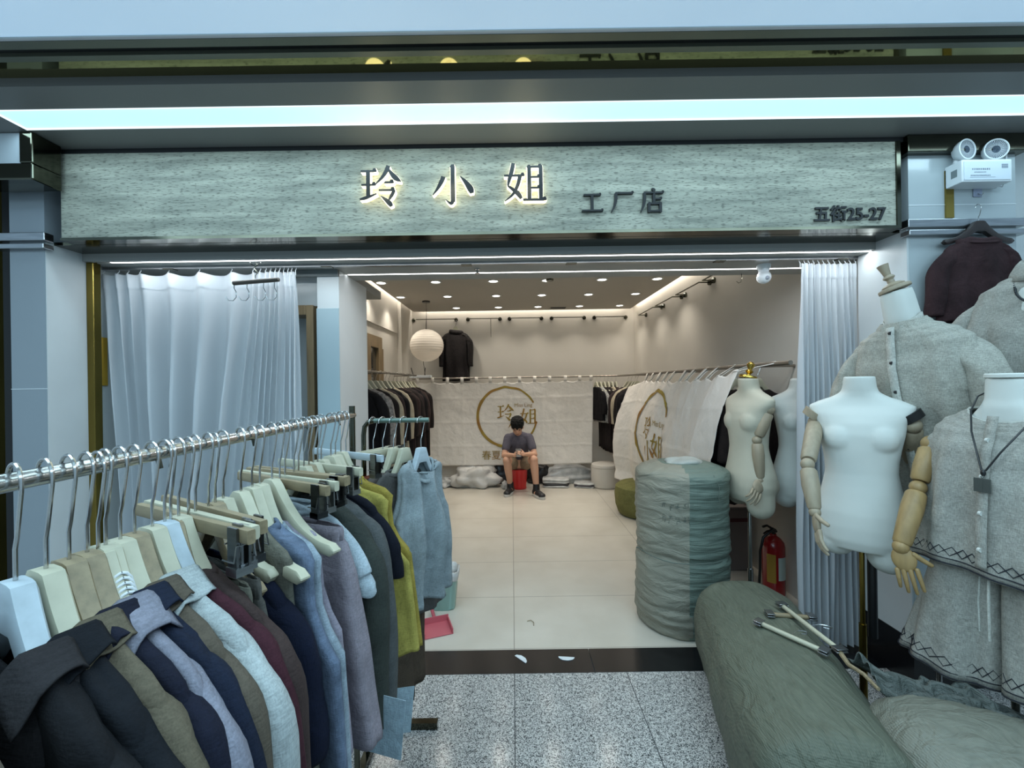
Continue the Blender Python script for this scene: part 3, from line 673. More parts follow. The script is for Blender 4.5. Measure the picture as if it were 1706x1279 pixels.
# ---------------------------------------------------------------- curtains
def curtain_mat():
    m, nt, b = nodemat('curtain_linen'); L = nt.links.new
    b.inputs['Base Color'].default_value = srgb(214, 218, 222); b.inputs['Roughness'].default_value = 0.9; b.inputs['Specular IOR Level'].default_value = 0.15
    tr = nt.nodes.new('ShaderNodeBsdfTranslucent'); tr.inputs[0].default_value = srgb(220, 224, 226)
    mx = nt.nodes.new('ShaderNodeMixShader'); mx.inputs[0].default_value = 0.30
    tp = nt.nodes.new('ShaderNodeBsdfTransparent'); m2 = nt.nodes.new('ShaderNodeMixShader'); m2.inputs[0].default_value = 0.07
    L(b.outputs[0], mx.inputs[1]); L(tr.outputs[0], mx.inputs[2]); L(mx.outputs[0], m2.inputs[1]); L(tp.outputs[0], m2.inputs[2])
    L(m2.outputs[0], nt.nodes['Material Output'].inputs[0])
    return m
M['curtain'] = curtain_mat()
def curtain(name, label, xs_top, x0b, x1b, y, zt, zb, seed, depth=0.035):
    """xs_top: x of every pleat hook at the track; the cloth falls to the span x0b..x1b"""
    n = len(xs_top); ph = seed
    root = thing(name, label, 'curtain', (xs_top[0], y, zb)); ox = xs_top[0]
    def fn(u, v):
        k = u * (n - 1); i = min(int(k), n - 2); f = k - i
        xt = xs_top[i] * (1 - f) + xs_top[i + 1] * f
        gap = xs_top[i + 1] - xs_top[i]
        xb = x0b + (x1b - x0b) * u
        e = 1 - (1 - v) ** 1.5
        x = xt * (1 - e * 0.55) + xb * e * 0.55 if False else xt + (xb - xt) * (0.9 * v)
        pinch = math.cos(2 * PI * f) * 0.5 + 0.5
        dep = min(depth * 1.6, 0.012 + gap * 0.35)
        yy = -dep * (0.35 + 0.65 * min(1, v * 3)) * math.sin(2 * PI * (k * 1.0) + 0.8 * noise.noise(Vector((k * .7, v * 1.3, ph)))) 
        yy += -0.010 * pinch * max(0, 1 - v * 9) + 0.022 * noise.noise(Vector((u * 5 + ph, v * 1.6, 3.1))) + 0.010 * noise.noise(Vector((u * 22 + ph, v * 2.2, 9.1)))
        x += 0.010 * noise.noise(Vector((u * 7, v * 3, ph + 5))) + 0.012 * math.sin(2 * PI * k + 0.9) * min(1, v * 4)
        sag = min(0.018, gap * 0.09) * (1 - pinch) * max(0, 1 - v * 6)
        z = zt - sag + (zb - zt) * v
        return (x - ox, yy, z - zb)
    MB().grid(fn, (n - 1) * 12, 60).build('curtain_cloth', M['curtain'], root, smooth=180)
    # header tape seam
    def hd(u, v):
        p = Vector(fn(u, 0.004 + v * 0.034)); p.y -= 0.003; return p
    MB().grid(hd, (n - 1) * 12, 3).build('header_tape', M['curtain'], root, smooth=180)
    for xx in xs_top:
        MB().tube([(xx - ox, -0.004, zt - zb - 0.02), (xx - ox, -0.006, zt - zb + 0.005), (xx - ox, 0.004, zt - zb + 0.018), (xx - ox, 0.0, zt - zb + 0.03)], 0.0022, 5).build('hook', M['white_plastic'], root)
    return root
YC = 2.41; ZCT = 2.212
def cx(px): return (px - 853 - 3) / 700 * YC
curtain('curtain', 'wide sheer white curtain with loose pleats hanging at left side of the shop entrance',
        [cx(p) for p in (179, 204, 220, 240, 287, 338, 392, 428, 440, 449, 457, 465, 472, 479, 486, 492, 499)], cx(222), cx(513), YC, ZCT, 0.03, 1.3, 0.045)
curtain('curtain', 'narrow gathered white curtain bunched at right side of the entrance behind the torso form',
        [cx(p) for p in (1338, 1346, 1353, 1361, 1369, 1377, 1386, 1395, 1404, 1413, 1421, 1430)], cx(1326), cx(1437), YC, ZCT, 0.03, 4.1, 0.02)
tk = thing('curtain_track', 'long grey curtain track running across the entrance under the soffit', 'curtain track', (0, YC, 2.232))
BX(-2.33, 2.05, -0.014, 0.014, 0.004, 0.018).build('rail', M['steel'], tk, smooth=0)
for x in (-1.95, -1.05, -0.25, 0.35, 1.2, 1.9):
    BX(x - 0.03, x + 0.03, -0.018, 0.018, 0.0, 0.005).build('bracket', M['dark_steel'], tk, smooth=0)

# ---------------------------------------------------------------- front rack, left
RX, RZ = -0.60, 1.442
rk = thing('clothes_rack', 'long steel clothes rack at left foreground loaded with shirts and wooden hangers', 'clothes rack', (RX, 0.9, 0))
MB().tube([(0, -0.85, RZ), (0, 0.685, RZ)], 0.0115, 14).build('rail', M['chrome'], rk)
MB().tube([(0, 0.672, 0.06), (0, 0.672, RZ + 0.035)], 0.011, 12).build('post', M['dark_steel'], rk)
MB().tube([(0, -0.85, 0.06), (0, -0.85, RZ + 0.035)], 0.011, 12).build('post', M['dark_steel'], rk)
for y in (0.672, -0.85):
    MB().tube([(-0.24, y, 0.05), (0.24, y, 0.05)], 0.012, 10).build('foot_bar', M['dark_steel'], rk)
for i, y in enumerate((-0.45, -0.19, 0.07, 0.33, 0.55)):
    MB().tube([(0, y, RZ - 0.008), (0.004, y, RZ - 0.026)], 0.004, 8).build('screw_stud', M['dark_steel'], rk)

def C(*a, **k): return cloth(*a, **k)
black = C(22, 22, 25); charcoal = C(40, 38, 40); navy = C(22, 24, 38); olive = C(92, 84, 70); lilac = C(122, 122, 134); taupe = C(98, 90, 80)
pale = C(160, 166, 166, namt=0.2); brown = C(58, 46, 44); oliveb = C(84, 76, 66); navyd = C(24, 30, 46); denim = C(96, 108, 128, namt=0.35, nscale=30); denl = C(140, 152, 162, namt=0.3, nscale=30)
vest = C(100, 98, 88, namt=0.25); lilg = C(138, 132, 144); pinkg = C(132, 124, 132); dkol = C(54, 58, 54); lime = C(158, 146, 74, namt=0.25); limed = C(146, 130, 60, namt=0.25); greyd = C(78, 80, 80)
paleb = C(166, 178, 186); rust = C(120, 62, 48); wht = C(206, 212, 216); bluegrey = C(138, 148, 152, namt=0.22); brt = C(72, 62, 52); creamc = C(190, 184, 168)
HANG = 0.125
YAW = -R(24)
GR = 'clothes on the front rack'
items = [  # Y, yaw, hanger kind, style, label of hanger, garment kwargs or None
 (0.425, -24, 'hanger_white', 'wood', 'white painted hanger nearest the camera at the very left edge', dict(m=taupe, label='taupe brown shirt at the bottom left corner, nearest on the front rack', L=.72, collar='band', seed=1)),
 (0.505, -25, 'hanger_white', 'wood', 'scuffed pale blue-white wooden hanger inside the nearest black shirt', dict(m=black, label='black shirt with raised grey-black collar, nearest of the black shirts', L=.74, seed=2, collar_mat=charcoal, flap=.05)),
 (0.538, -24, 'hanger_cream', 'wood', 'cream wooden hanger inside the second black shirt', dict(m=C(20, 22, 27), label='second black shirt, between the first black shirt and the olive one', L=.74, seed=3)),
 (0.566, -24, 'hanger_tan', 'wood', 'dark tan weathered wooden hanger inside the olive shirt', dict(m=olive, label='olive khaki shirt with stitched collar right behind two black shirts', L=.73, seed=4)),
 (0.590, -23, 'hanger_tan', 'wood', 'tan wooden hanger just behind the dark weathered one', dict(m=navy, label='navy blue shirt between the olive shirt and lilac grey shirt', L=.74, seed=5)),
 (0.617, -25, 'hanger_cream', 'wood', 'cream hanger with white thread-wrapped shoulder inside lilac grey shirt', dict(m=lilac, label='lilac grey shirt with a large pointed collar', L=.74, seed=6, W=.235, flap=.85)),
 (0.640, -23, 'hanger_cream', 'wood', 'cream hanger hidden between lilac grey shirt and second navy shirt', dict(m=navyd, label='second navy shirt, peeking out behind the lilac grey shirt', L=.74, seed=7)),
 (0.664, -24, 'hanger_tan', 'wood', 'short tan wooden hanger above the dull olive-brown shirt', dict(m=oliveb, label='dull olive-brown shirt in front of the pale blue-grey shirt', L=.74, seed=8)),
 (0.697, -24, 'hanger_cream', 'wood', 'long cream wooden hanger sloping into the pale blue-grey shirt', dict(m=pale, label='pale blue-grey melange shirt with stand collar', L=.76, seed=9, W=.235, T=.022, flap=.4)),
 (0.722, -22, 'hanger_white', 'wood', 'whitish hanger over the thin maroon top', dict(m=C(60, 30, 38), label='maroon top, only a sliver shows behind the pale shirt', L=.7, seed=10, collar='band')),
 (0.752, -24, 'hanger_cream', 'wood', 'cream hanger inside the dark brown shirt', dict(m=brown, label='dark brown shirt with soft rounded shoulder', L=.80, seed=11, collar='band', T=.022)),
 (0.792, -28, 'hanger_cream', 'clip', 'cream trouser hanger bar with steel clips over the brown shirt', dict(m=vest, style='trousers', label='grey-green trousers clipped on a bar hanger beside the brown shirt', L=.62, seed=12, collar='waist', cat='trousers', name='trousers')),
 (0.826, -30, 'hanger_tan', 'clip', 'tan trouser hanger bar holding the dark taupe shorts', dict(m=C(82, 80, 76), style='trousers', label='dark taupe trousers on the second clip hanger', L=.66, seed=13, collar='waist', cat='trousers', name='trousers')),
 (0.868, -24, 'hanger_cream', 'wood', 'cream hanger inside the long navy dress', dict(m=C(15, 20, 38), label='long deep navy dress before the denim vests', L=.92, seed=14, collar='', sleeve=.3, T=.022, W=.180, low=.10, name='dress', cat='dress')),
 (0.925, -33, 'hanger_cream', 'wood', 'big cream hanger with rounded white tip poking out of the khaki vest', dict(m=vest, style='tank', label='grey khaki vest whose cream hanger tip pokes out', L=.82, seed=15, collar='', W=.255, low=.045)),
 (0.965, -32, 'hanger_cream', 'wood', 'cream hanger inside the light blue denim vest', dict(m=denim, style='tank', label='mid blue denim vest with washed seams', L=.84, seed=16, collar='band', W=.305, T=.027, low=.05)),
 (0.995, -31, 'hanger_cream', 'wood', 'cream hanger over the faded denim dress', dict(m=denl, style='tank', label='faded pale denim pinafore behind the mid blue vest', L=.95, seed=17, collar='band', W=.30)),
 (1.045, -30, 'hanger_cream', 'wood', 'cream hanger with white rounded tip inside the lilac top', dict(m=lilg, label='lilac-grey sleeveless top with hanger tip showing', style='tank', L=.52, seed=18, collar='', W=.245)),
 (1.105, -26, 'hanger_cream', 'clip', 'pale bar hanger clipping the mauve gathered trousers', dict(m=pinkg, style='skirt', label='mauve-grey skirt with gathered waist and lace hem', L=.56, seed=19, collar='waist', W=.27, T=.03, flare=1.25, cat='skirt', name='skirt')),
 (1.150, -24, 'hanger_tan', 'clip', 'tan bar hanger over the pale blue blouse', dict(m=paleb, label='pale sky blue blouse with a pointed short sleeve', L=.6, seed=20, sleeve=.16, W=.19, collar='band')),
 (1.205, -22, 'hanger_cream', 'wood', 'cream hanger inside the dark olive jacket', dict(m=dkol, label='very dark olive jacket between mauve skirt and lime tops', L=.60, seed=21, collar='', W=.195, T=.028)),
 (1.262, -22, 'hanger_cream', 'wood', 'cream hanger inside the grey jersey', dict(m=greyd, label='slate grey jersey top with rounded shoulder, beneath the lime tops', L=.5, seed=22, collar='', W=.20, T=.026)),
 (1.315, -20, 'hanger_cream', 'wood', 'cream hanger inside the black-navy cardigan', dict(m=C(16, 18, 28), label='black-navy cardigan edge in front of the first lime top', L=.34, seed=23, collar='', W=.21, sleeve=.2)),
 (1.385, -22, 'hanger_cream', 'wood', 'cream hanger inside the nearer lime top', dict(m=lime, style='tank', label='lime green sleeveless top, the nearer of two', L=.52, seed=24, collar='band', W=.30, T=.028)),
 (1.465, -22, 'hanger_cream', 'wood', 'cream hanger inside the farther lime top', dict(m=limed, style='tank', label='yellow-green sleeveless top with button placket, the farther of two', L=.55, seed=25, collar='band', W=.29, T=.026)),
]
rng = random.Random(5)
for i, (Y, yd, hk, st, hl, g) in enumerate(items):
    loc = (RX, Y, RZ - HANG + 0.006)
    H = HANG if st == 'wood' else HANG
    h_o = hanger(loc, R(yd), hk, H, (0.235 if 'tip' in hl else 0.168 if g.get('W', .22) >= .2 else .145) if st == 'wood' else 0.19, st, hl, 'hangers on the front rack', r=0.0024)
    if 'thread-wrapped' in hl:
        wm = MB()
        for k in range(18):
            x = .040 + k * .0042; q = (x - .020) / (.168 - .020); zt = -.125 * (1 - (1 - q) ** 2.3); hh = .060 * (1 - q) ** 2.2 + .026 * (1 - (1 - q) ** 2.2) * (.72 + .28 * q)
            wm.tube([(x + .012 * math.cos(a) * .3, .0145 * math.sin(a), zt - hh / 2 + (hh / 2 + .002) * math.cos(a)) for a in [2 * PI * j / 14 for j in range(15)]], .0024, 5, cap=False)
        wm.build('thread_wrap', M['white_plastic'], h_o, smooth=180)
    if g:
        g = dict(g); m = g.pop('m'); g.setdefault('group', GR)
        garment(loc, R(yd), m, g.pop('label'), **g)
# spare hangers without clothes
spare = [(0.606, 'hanger_cream', 'wood', 'empty cream hanger right beside the thread-wrapped one'), (0.735, 'hanger_tan', 'wood', 'empty tan hanger before the brown shirt'),
         (0.775, 'hanger_tan', 'clip', 'nearest empty tan clip bar hanger before grey-green trousers'), (0.845, 'hanger_tan', 'wood', 'empty tan hanger between clip hangers and the navy dress'),
         (1.08, 'hanger_tan', 'clip', 'empty wooden bar hanger beside the mauve skirt'), (1.175, 'hanger_tan', 'clip', 'long empty cream bar hanger behind the pale blue blouse'),
         (1.235, 'hanger_tan', 'wood', 'empty hanger next to the dark olive jacket'), (1.29, 'hanger_cream', 'clip', 'empty clip bar hanger beside slate jersey'),
         (1.42, 'hanger_cream', 'wood', 'empty cream hanger between the two lime tops'), (1.51, 'hanger_white', 'clip', 'pale blue bar hanger at the far end of front rack'),
         (0.46, 'hanger_cream', 'wood', 'empty cream hanger before the nearest black shirt')]
for k, (Y, hk, st, hl) in enumerate(spare[:-1]):
    hanger((RX, Y, RZ - HANG + 0.004), -R(24 + (k * 7) % 11), hk, HANG, 0.17 if st == 'wood' else 0.19, st, hl, 'hangers on the front rack', r=0.0024)
# folded knit stripe bundle and paper tags hanging low
for k, (p, Y, w_, h_, rz, lb) in enumerate((((648, 1140), 1.30, .05, .14, .3, 'white paper tag hanging low by the small rack trousers'), ((620, 1150), 1.12, .07, .16, -.2, 'large pale blue plastic sheet hanging below the mauve skirt'))):
    q = at(*p, Y)
    o = BX(-w_, w_, -0.001, 0.001, -h_, 0).build('hanging_sheet', C(150, 168, 178), smooth=0); o.location = q; o.rotation_euler = (0, 0.1, rz); tag(o, lb, 'paper tag')

# ---------------------------------------------------------------- small rack
sr = thing('clothes_rack', 'small dark green-topped rack behind the front rack, holding the blue-grey tank top', 'clothes rack', (-0.48, 1.76, 0))
SRZ = 1.405
M['green_rail'] = mat('green_painted_rail', (96, 116, 108), 0.3, metal=0.4)
MB().tube([(-0.10, 0, SRZ), (0.13, 0, SRZ)], 0.010, 12).build('rail', M['green_rail'], sr)
MB().tube([(-0.145, 0, 0.03), (-0.145, 0, SRZ - 0.06), (-0.14, 0, SRZ - 0.025), (-0.125, 0, SRZ - 0.006), (-0.10, 0, SRZ)], 0.010, 12).build('post', M['dark_steel'], sr)
BX(-0.30, 0.12, -0.16, -0.13, 0, 0.03).box(-0.30, 0.12, 0.13, 0.16, 0, 0.03).box(-0.16, -0.13, -0.16, 0.16, 0, 0.03).build('base_frame', M['dark_steel'], sr)
ys = 1.76
small = [(-0.585, 62, 'hanger_cream', dict(m=rust, style='skirt', label='rust red skirt hanging from a clip on the small rack', L=.5, seed=31, collar='waist', cat='skirt', name='skirt', W=.2)),
         (-0.545, 60, 'hanger_cream', dict(m=brt, style='trousers', label='long dark brown trousers hanging low on the small rack', L=1.02, seed=32, collar='waist', cat='trousers', name='trousers', W=.24, T=.04)),
         (-0.500, 58, 'hanger_cream', dict(m=C(96, 88, 84), label='grey-brown top hanging behind the blue-grey tank', style='tank', L=.62, seed=33, collar='band', W=.2)),
         (-0.455, 54, 'hanger_cream', dict(m=C(86, 84, 82), label='dark grey striped top just behind the blue-grey tank', style='tank', L=.66, seed=34, collar='band', W=.2)),
         (-0.385, 58, 'hanger_white', dict(m=bluegrey, label='blue-grey ribbed tank top facing out at the end of small rack', style='tank', L=.62, seed=35, collar='band', W=.155, T=.032, fold=2.2, opening=.055, low=.02, scoop=.06))]
for k, (x, yd, hk, g) in enumerate(small):
    g = dict(g); m = g.pop('m'); lb = g.pop('label')
    hanger((x, ys, SRZ - 0.115), R(yd), hk, 0.115, 0.11, 'clip' if g.get('collar') == 'waist' else 'wood', 'short hanger holding the ' + lb[:44].split(' hanging')[0].split(' just')[0].split(' facing')[0] + ' on small rack', 'hangers on the small rack', r=0.002)
    garment((x, ys, SRZ - 0.115), R(yd), m, lb, group='clothes on the small rack', **g)

# ================================================================ dress forms
def blob(name, mb, m, parent, voxel=0.006, it=6, extra=()):
    return mb.build(name, m, parent, smooth=180, mods=[('REMESH', dict(mode='VOXEL', voxel_size=voxel, use_smooth_shade=True)), ('SMOOTH', dict(factor=0.5, iterations=it))] + list(extra))
def cap(mb, a, b, ra, rb, n=14):
    """closed tapered capsule"""
    a, b = Vector(a), Vector(b); d = (b - a); l = d.length; d.normalize()
    u = d.cross(Vector((0, 0, 1)) if abs(d.z) < 0.9 else Vector((0, 1, 0))).normalized(); v = d.cross(u)
    rings = []
    for k in range(6):
        t = PI / 2 * (1 - k / 5); c = a - d * ra * math.sin(t); r = max(ra * math.cos(t), ra * 0.03)
        rings.append([c + (u * math.cos(2 * PI * j / n) + v * math.sin(2 * PI * j / n)) * r for j in range(n)])
    for k in range(6):
        t = PI / 2 * k / 5; c = b + d * rb * math.sin(t); r = max(rb * math.cos(t), rb * 0.03)
        rings.append([c + (u * math.cos(2 * PI * j / n) + v * math.sin(2 * PI * j / n)) * r for j in range(n)])
    return mb.loft(rings)
def rotz(a): return Matrix.Rotation(a, 4, 'Z')
TORSO = [(0.03, .130, .095, .0), (0.07, .158, .108, .0), (0.13, .172, .115, .005), (0.19, .168, .112, .006), (0.25, .150, .100, .004), (0.31, .136, .088, 0), (0.36, .127, .083, -.002), (0.41, .129, .085, -.003),
         (0.47, .138, .090, -.004), (0.53, .150, .094, -.004), (0.58, .158, .090, 0), (0.62, .182, .078, .006), (0.655, .186, .060, .010), (0.675, .150, .056, .012), (0.695, .100, .054, .012), (0.715, .068, .056, .010), (0.74, .060, .058, .006), (0.785, .056, .057, .0)]
def torso_mb(s=1.0, legs=True):
    mb = MB(); rings = []
    for z, w_, d, y in TORSO: rings.append(ering(0, y * s, z * s, w_ * s, d * s, 28, 0, 0, sq=2.2 if z < .7 else 2.0))
    for r in rings:
        for j, p in enumerate(r): r[j] = (p[0], p[1], p[2])
    zt = TORSO
    rings = [[(p[0], p[1], TORSO[i][0] * s) for p in r] for i, r in enumerate(rings)]
    mb.loft(rings)
    for sx in (-1, 1):
        mb.ball((sx * .066 * s, -.044 * s, .518 * s), (.068 * s, .060 * s, .074 * s))
        mb.ball((sx * .070 * s, .065 * s, .13 * s), (.075 * s, .06 * s, .08 * s))
        if legs: cap(mb, (sx * .083 * s, 0.0, .075 * s), (sx * .088 * s, .0, (.012 if sx > 0 else .055) * s), .082 * s, .078 * s)
    return mb
def finger(mb, base, d, bend_axis, lens, r, curl):
    p = Vector(base); d = Vector(d).normalized()
    for i, l in enumerate(lens):
        q = p + d * l; cap(mb, p, q, r * (1 - i * 0.12), r * (0.92 - i * 0.12), 9); p = q
        d = Matrix.Rotation(curl, 3, bend_axis) @ d
def hand_mb(wrist, d, normal, s=1.0, curl=0.35, side=1, spread=0.07, mb=None):
    """palm, four unequal curled fingers and a thumb; d: direction of the hand, normal: the back of the hand"""
    mb = mb or MB(); d = Vector(d).normalized(); nrm = Vector(normal); nrm = (nrm - d * nrm.dot(d)).normalized(); ac = d.cross(nrm).normalized() * side
    M3 = Matrix((ac, nrm, d)).transposed()
    c = Vector(wrist) + d * 0.045 * s
    mb.ball(c, (0.038 * s, 0.014 * s, 0.048 * s), rot=M3)
    axis = d.cross(nrm).normalized()
    for k, (o, L0) in enumerate(((-0.030, 0.034), (-0.010, 0.040), (0.010, 0.038), (0.028, 0.030))):
        b = c + ac * o * s + d * 0.040 * s
        dd = d + ac * o * spread * 30
        finger(mb, b, dd, axis, [L0 * s, L0 * 0.72 * s, L0 * 0.55 * s], 0.0085 * s, -curl * (0.8 + 0.15 * k))
    tb = c - ac * 0.032 * s - d * 0.018 * s
    finger(mb, tb, d * 0.75 - ac * 0.75 - nrm * 0.3, axis, [0.034 * s, 0.028 * s], 0.010 * s, -curl * 0.7)
    return mb
def wood_arm(parent, pts, m, o, side=1, curl=0.35, normal=(0, -1, 0), r=(0.033, 0.030, 0.031, 0.022)):
    """pts: shoulder, elbow, wrist, fingertip direction point (world); o: world origin of parent"""
    sh, el, wr, ft = [Vector(p) - Vector(o) for p in pts]
    MB().ball(sh, r[0] * 0.95).build('shoulder_joint', m, parent, smooth=180)
    d1 = (el - sh).normalized(); d2 = (wr - el).normalized()
    MB().tube([sh + d1 * 0.022, sh + d1 * 0.03, sh + d1 * 0.10, el - d1 * 0.035, el - d1 * 0.026], [r[0] * .82, r[0], r[0] * 1.04, r[1], r[1] * .82], 20).build('upper_arm', m, parent, smooth=50)
    MB().ball(el, r[1] * 0.9).tube([el - d1.cross(Vector((0, 0, 1))).normalized() * 0.02, el + d1.cross(Vector((0, 0, 1))).normalized() * 0.02], 0.006, 8).build('elbow_joint', m, parent, smooth=50)
    MB().tube([el + d2 * 0.020, el + d2 * 0.03, el + d2 * 0.09, wr - d2 * 0.02, wr - d2 * 0.012], [r[2] * .8, r[2], r[2] * 1.08, r[3] * 1.12, r[3] * .95], 20).build('forearm', m, parent, smooth=50)
    MB().ball(wr, r[3] * 1.0).build('wrist_joint', m, parent, smooth=180)
    hand_mb(wr, ft - wr, normal, 0.95, curl, side).build('hand', m, parent, smooth=60)
def neck_cap(parent, c, tilt=0.0, m=None, knob=False, r=0.058, tall=False):
    mb = MB().lathe([(r * .96, 0), (r * 1.04, 0.003), (r * 1.04, 0.013), (r * .98, 0.017), (0.001, 0.017)], n=28)
    if tall: mb.lathe([(r * .72, .017), (r * .74, .025), (r * .5, .034), (.014, .038), (.013, .052), (.022, .062), (.020, .068), (.013, .074), (.017, .10), (.022, .125), (.001, .128)], n=22)
    if knob: mb.lathe([(r * .5, .015), (r * .3, .022), (.012, .03), (.024, .045), (.012, .06), (.020, .075), (.024, .09), (.012, .104), (.001, .108)], n=18)
    mb.xf(Matrix.Translation(c) @ Matrix.Rotation(tilt, 4, 'Y'))
    return mb.build('neck_cap', m or M['mann_white'], parent, smooth=40)
def stand(parent, z, m=None, x=0, y=0, r=0.011, base=True):
    MB().tube([(x, y, 0.02), (x, y, z)], r, 14).tube([(x, y, 0.02), (x, y, z * 0.45)], r * 1.5, 14).build('pole', m or M['chrome'], parent)
    if base:
        MB().lathe([(0.15, 0.0), (0.15, 0.006), (0.13, 0.012), (0.02, 0.02), (0.001, 0.022)], (x, y, 0), n=32).build('base', m or M['chrome'], parent)

# ---- white torso form in front of the curtain
P = Vector((1.545, 1.87, 0)); zc = 0.775
m1 = thing('dress_form', 'bare white female torso form with pale wooden arms before the right curtain', 'mannequin', P)
yaw1 = R(-40)
blob('torso', torso_mb().xf(Matrix.Translation((0, 0, zc)) @ rotz(yaw1)), M['mann_white'], m1, 0.0065, 8)
def loc2w(P, yaw, x, y, z, zc): 
    v = rotz(yaw) @ Vector((x, y, z + zc)); return Vector((P.x + v.x, P.y + v.y, v.z))
for s in (-1, 1):
    c = loc2w(P, yaw1, s * 0.165, 0.0, 0.605, zc) - P
    MB().tube([c + Vector((0, 0, 0.018)) - (rotz(yaw1) @ Vector((s * 0.006, 0, 0))), c - Vector((0, 0, 0.008)) + (rotz(yaw1) @ Vector((s * .014, 0, 0)))], [0.046, 0.040], 22).build('shoulder_socket', M['black_plastic'] if s > 0 else M['wood_arm'], m1)
shL = loc2w(P, yaw1, -0.160, 0.0, 0.575, zc); shR = loc2w(P, yaw1, 0.172, 0.0, 0.575, zc)
wood_arm(m1, [shL, at(1341, 788, 1.80), at(1351, 868, 1.72), at(1358, 925, 1.66)], M['wood_arm'], P, side=1, curl=0.3, normal=(-0.7, 0.3, 0))
wood_arm(m1, [shR, at(1512, 826, 1.93), at(1500, 905, 1.86), at(1500, 960, 1.83)], M['wood_arm'], P, side=-1, curl=0.3, normal=(0.7, 0.3, 0))
MB().tube([(0.0, 0, 0.02), (0.0, 0, zc + 0.05)], 0.010, 14).tube([(0.0, 0, 0.02), (0.0, 0, 0.46)], 0.015, 14).build('pole', M['gold'], m1)
MB().tube([(0.045, 0, 0.40), (0.045, 0, zc + 0.05)], 0.018, 14).build('clamp_tube', M['black_plastic'], m1)
MB().lathe([(0.13, 0.0), (0.13, 0.006), (0.11, 0.012), (0.02, 0.02), (0.001, 0.022)], (0.02, 0.0, 0), n=32).build('base', M['chrome'], m1)
blob('neck_seam', MB().tube([rotz(yaw1) @ Vector((0.061 * math.cos(a), 0.003 + .0585 * math.sin(a), zc + .742)) for a in [2 * PI * k / 24 for k in range(25)]], 0.0012, 5, cap=True), M['mann_warm'], m1, 0.0012, 0) if False else None

def worn_top(P, yaw, zs, prof, m, seed, parent, amp=0.018, n=72, k=9, tilt=0, name='cloth_body', scoop=0):
    """a garment worn on a form: prof = (z, half width, half depth, y offset)"""
    rings = []
    z0, z1 = prof[0][0], prof[-1][0]
    out = []
    for i in range(len(prof) - 1):
        for q in range(5):
            t = q / 5; t2 = t * t * (3 - 2 * t)
            out.append(tuple(prof[i][c] * (1 - (t if c == 0 else t2)) + prof[i + 1][c] * (t if c == 0 else t2) for c in range(4)))
    out.append(prof[-1])
    for z, w_, d, y in out:
        q = (z0 - z) / (z0 - z1)
        r = ering(0, y, z, w_, d, n, 0, seed, sq=2.15)
        rr = []
        for j, p in enumerate(r):
            a = 2 * PI * j / n; f = amp * min(1, q * 1.8) * (0.55 * math.sin(k * a + seed + 1.3 * math.sin(z * 5)) + 0.35 * math.sin((k + 5) * a - seed * 2 + z * 3) + 1.1 * noise.noise(Vector((math.cos(a) * 2 + seed, math.sin(a) * 2, z * 3.5))))
            f += 0.006 * noise.noise(Vector((math.cos(a) * 6, math.sin(a) * 6 + seed, z * 14)))
            c, s = math.cos(a), math.sin(a)
            zz = z + 0.010 * math.sin(3 * a + seed) * q - scoop * max(0, -s) ** 1.5 * max(0, 1 - q * 5)
            rr.append((p[0] + f * c, p[1] + f * s, zz))
        rings.append(rr)
    T = Matrix.Rotation(tilt, 4, 'Y')
    rings = [[T @ (rotz(yaw) @ Vector(p)) for p in r] for r in rings]
    mb = MB().loft(rings, False, False)
    mb.build(name, m, parent, smooth=180, mods=[('SOLIDIFY', dict(thickness=0.003, offset=1))])
    return rings
def worn_sleeve(parent, pts, rad, m, seed, flat=0.75, name='sleeve'):
    rings = []; n = 26; N_ = 26
    P_ = [Vector(p) for p in pts]
    def cr(t):
        k = t * (len(P_) - 1); i = min(int(k), len(P_) - 2); f = k - i
        a, b, c, d = P_[max(i - 1, 0)], P_[i], P_[i + 1], P_[min(i + 2, len(P_) - 1)]
        return 0.5 * ((2 * b) + (-a + c) * f + (2 * a - 5 * b + 4 * c - d) * f * f + (-a + 3 * b - 3 * c + d) * f ** 3)
    for i in range(N_ + 1):
        t = i / N_; p = cr(t); tg = (cr(min(t + .02, 1)) - cr(max(t - .02, 0))).normalized()
        a_ = tg.cross(Vector((0, 1, 0))).normalized(); b_ = tg.cross(a_).normalized()
        k = t * (len(rad) - 1); ii = min(int(k), len(rad) - 2); f = k - ii; r = rad[ii] * (1 - f) + rad[ii + 1] * f
        ring = []
        for j in range(n):
            an = 2 * PI * j / n
            rr = r * (1 + 0.12 * noise.noise(Vector((math.cos(an) * 1.5 + seed, math.sin(an) * 1.5, t * 7))) + 0.05 * math.sin(5 * an + t * 6 + seed))
            ring.append(p + a_ * rr * math.cos(an) + b_ * rr * flat * math.sin(an))
        rings.append(ring)
    return MB().loft(rings, True, False).build(name, m, parent, smooth=180, mods=[('SOLIDIFY', dict(thickness=0.003, offset=-1))])

linen = cloth(164, 162, 152, namt=0.10, weave=0.5, nscale=30); linen2 = cloth(158, 156, 148, namt=0.12, weave=0.5, nscale=24)
linen3 = cloth(184, 184, 176, namt=0.10, weave=0.5, nscale=26)
btn_dark = mat('dark_button', (34, 32, 34), 0.4); btn_pale = mat('shell_button', (196, 198, 192), 0.3)

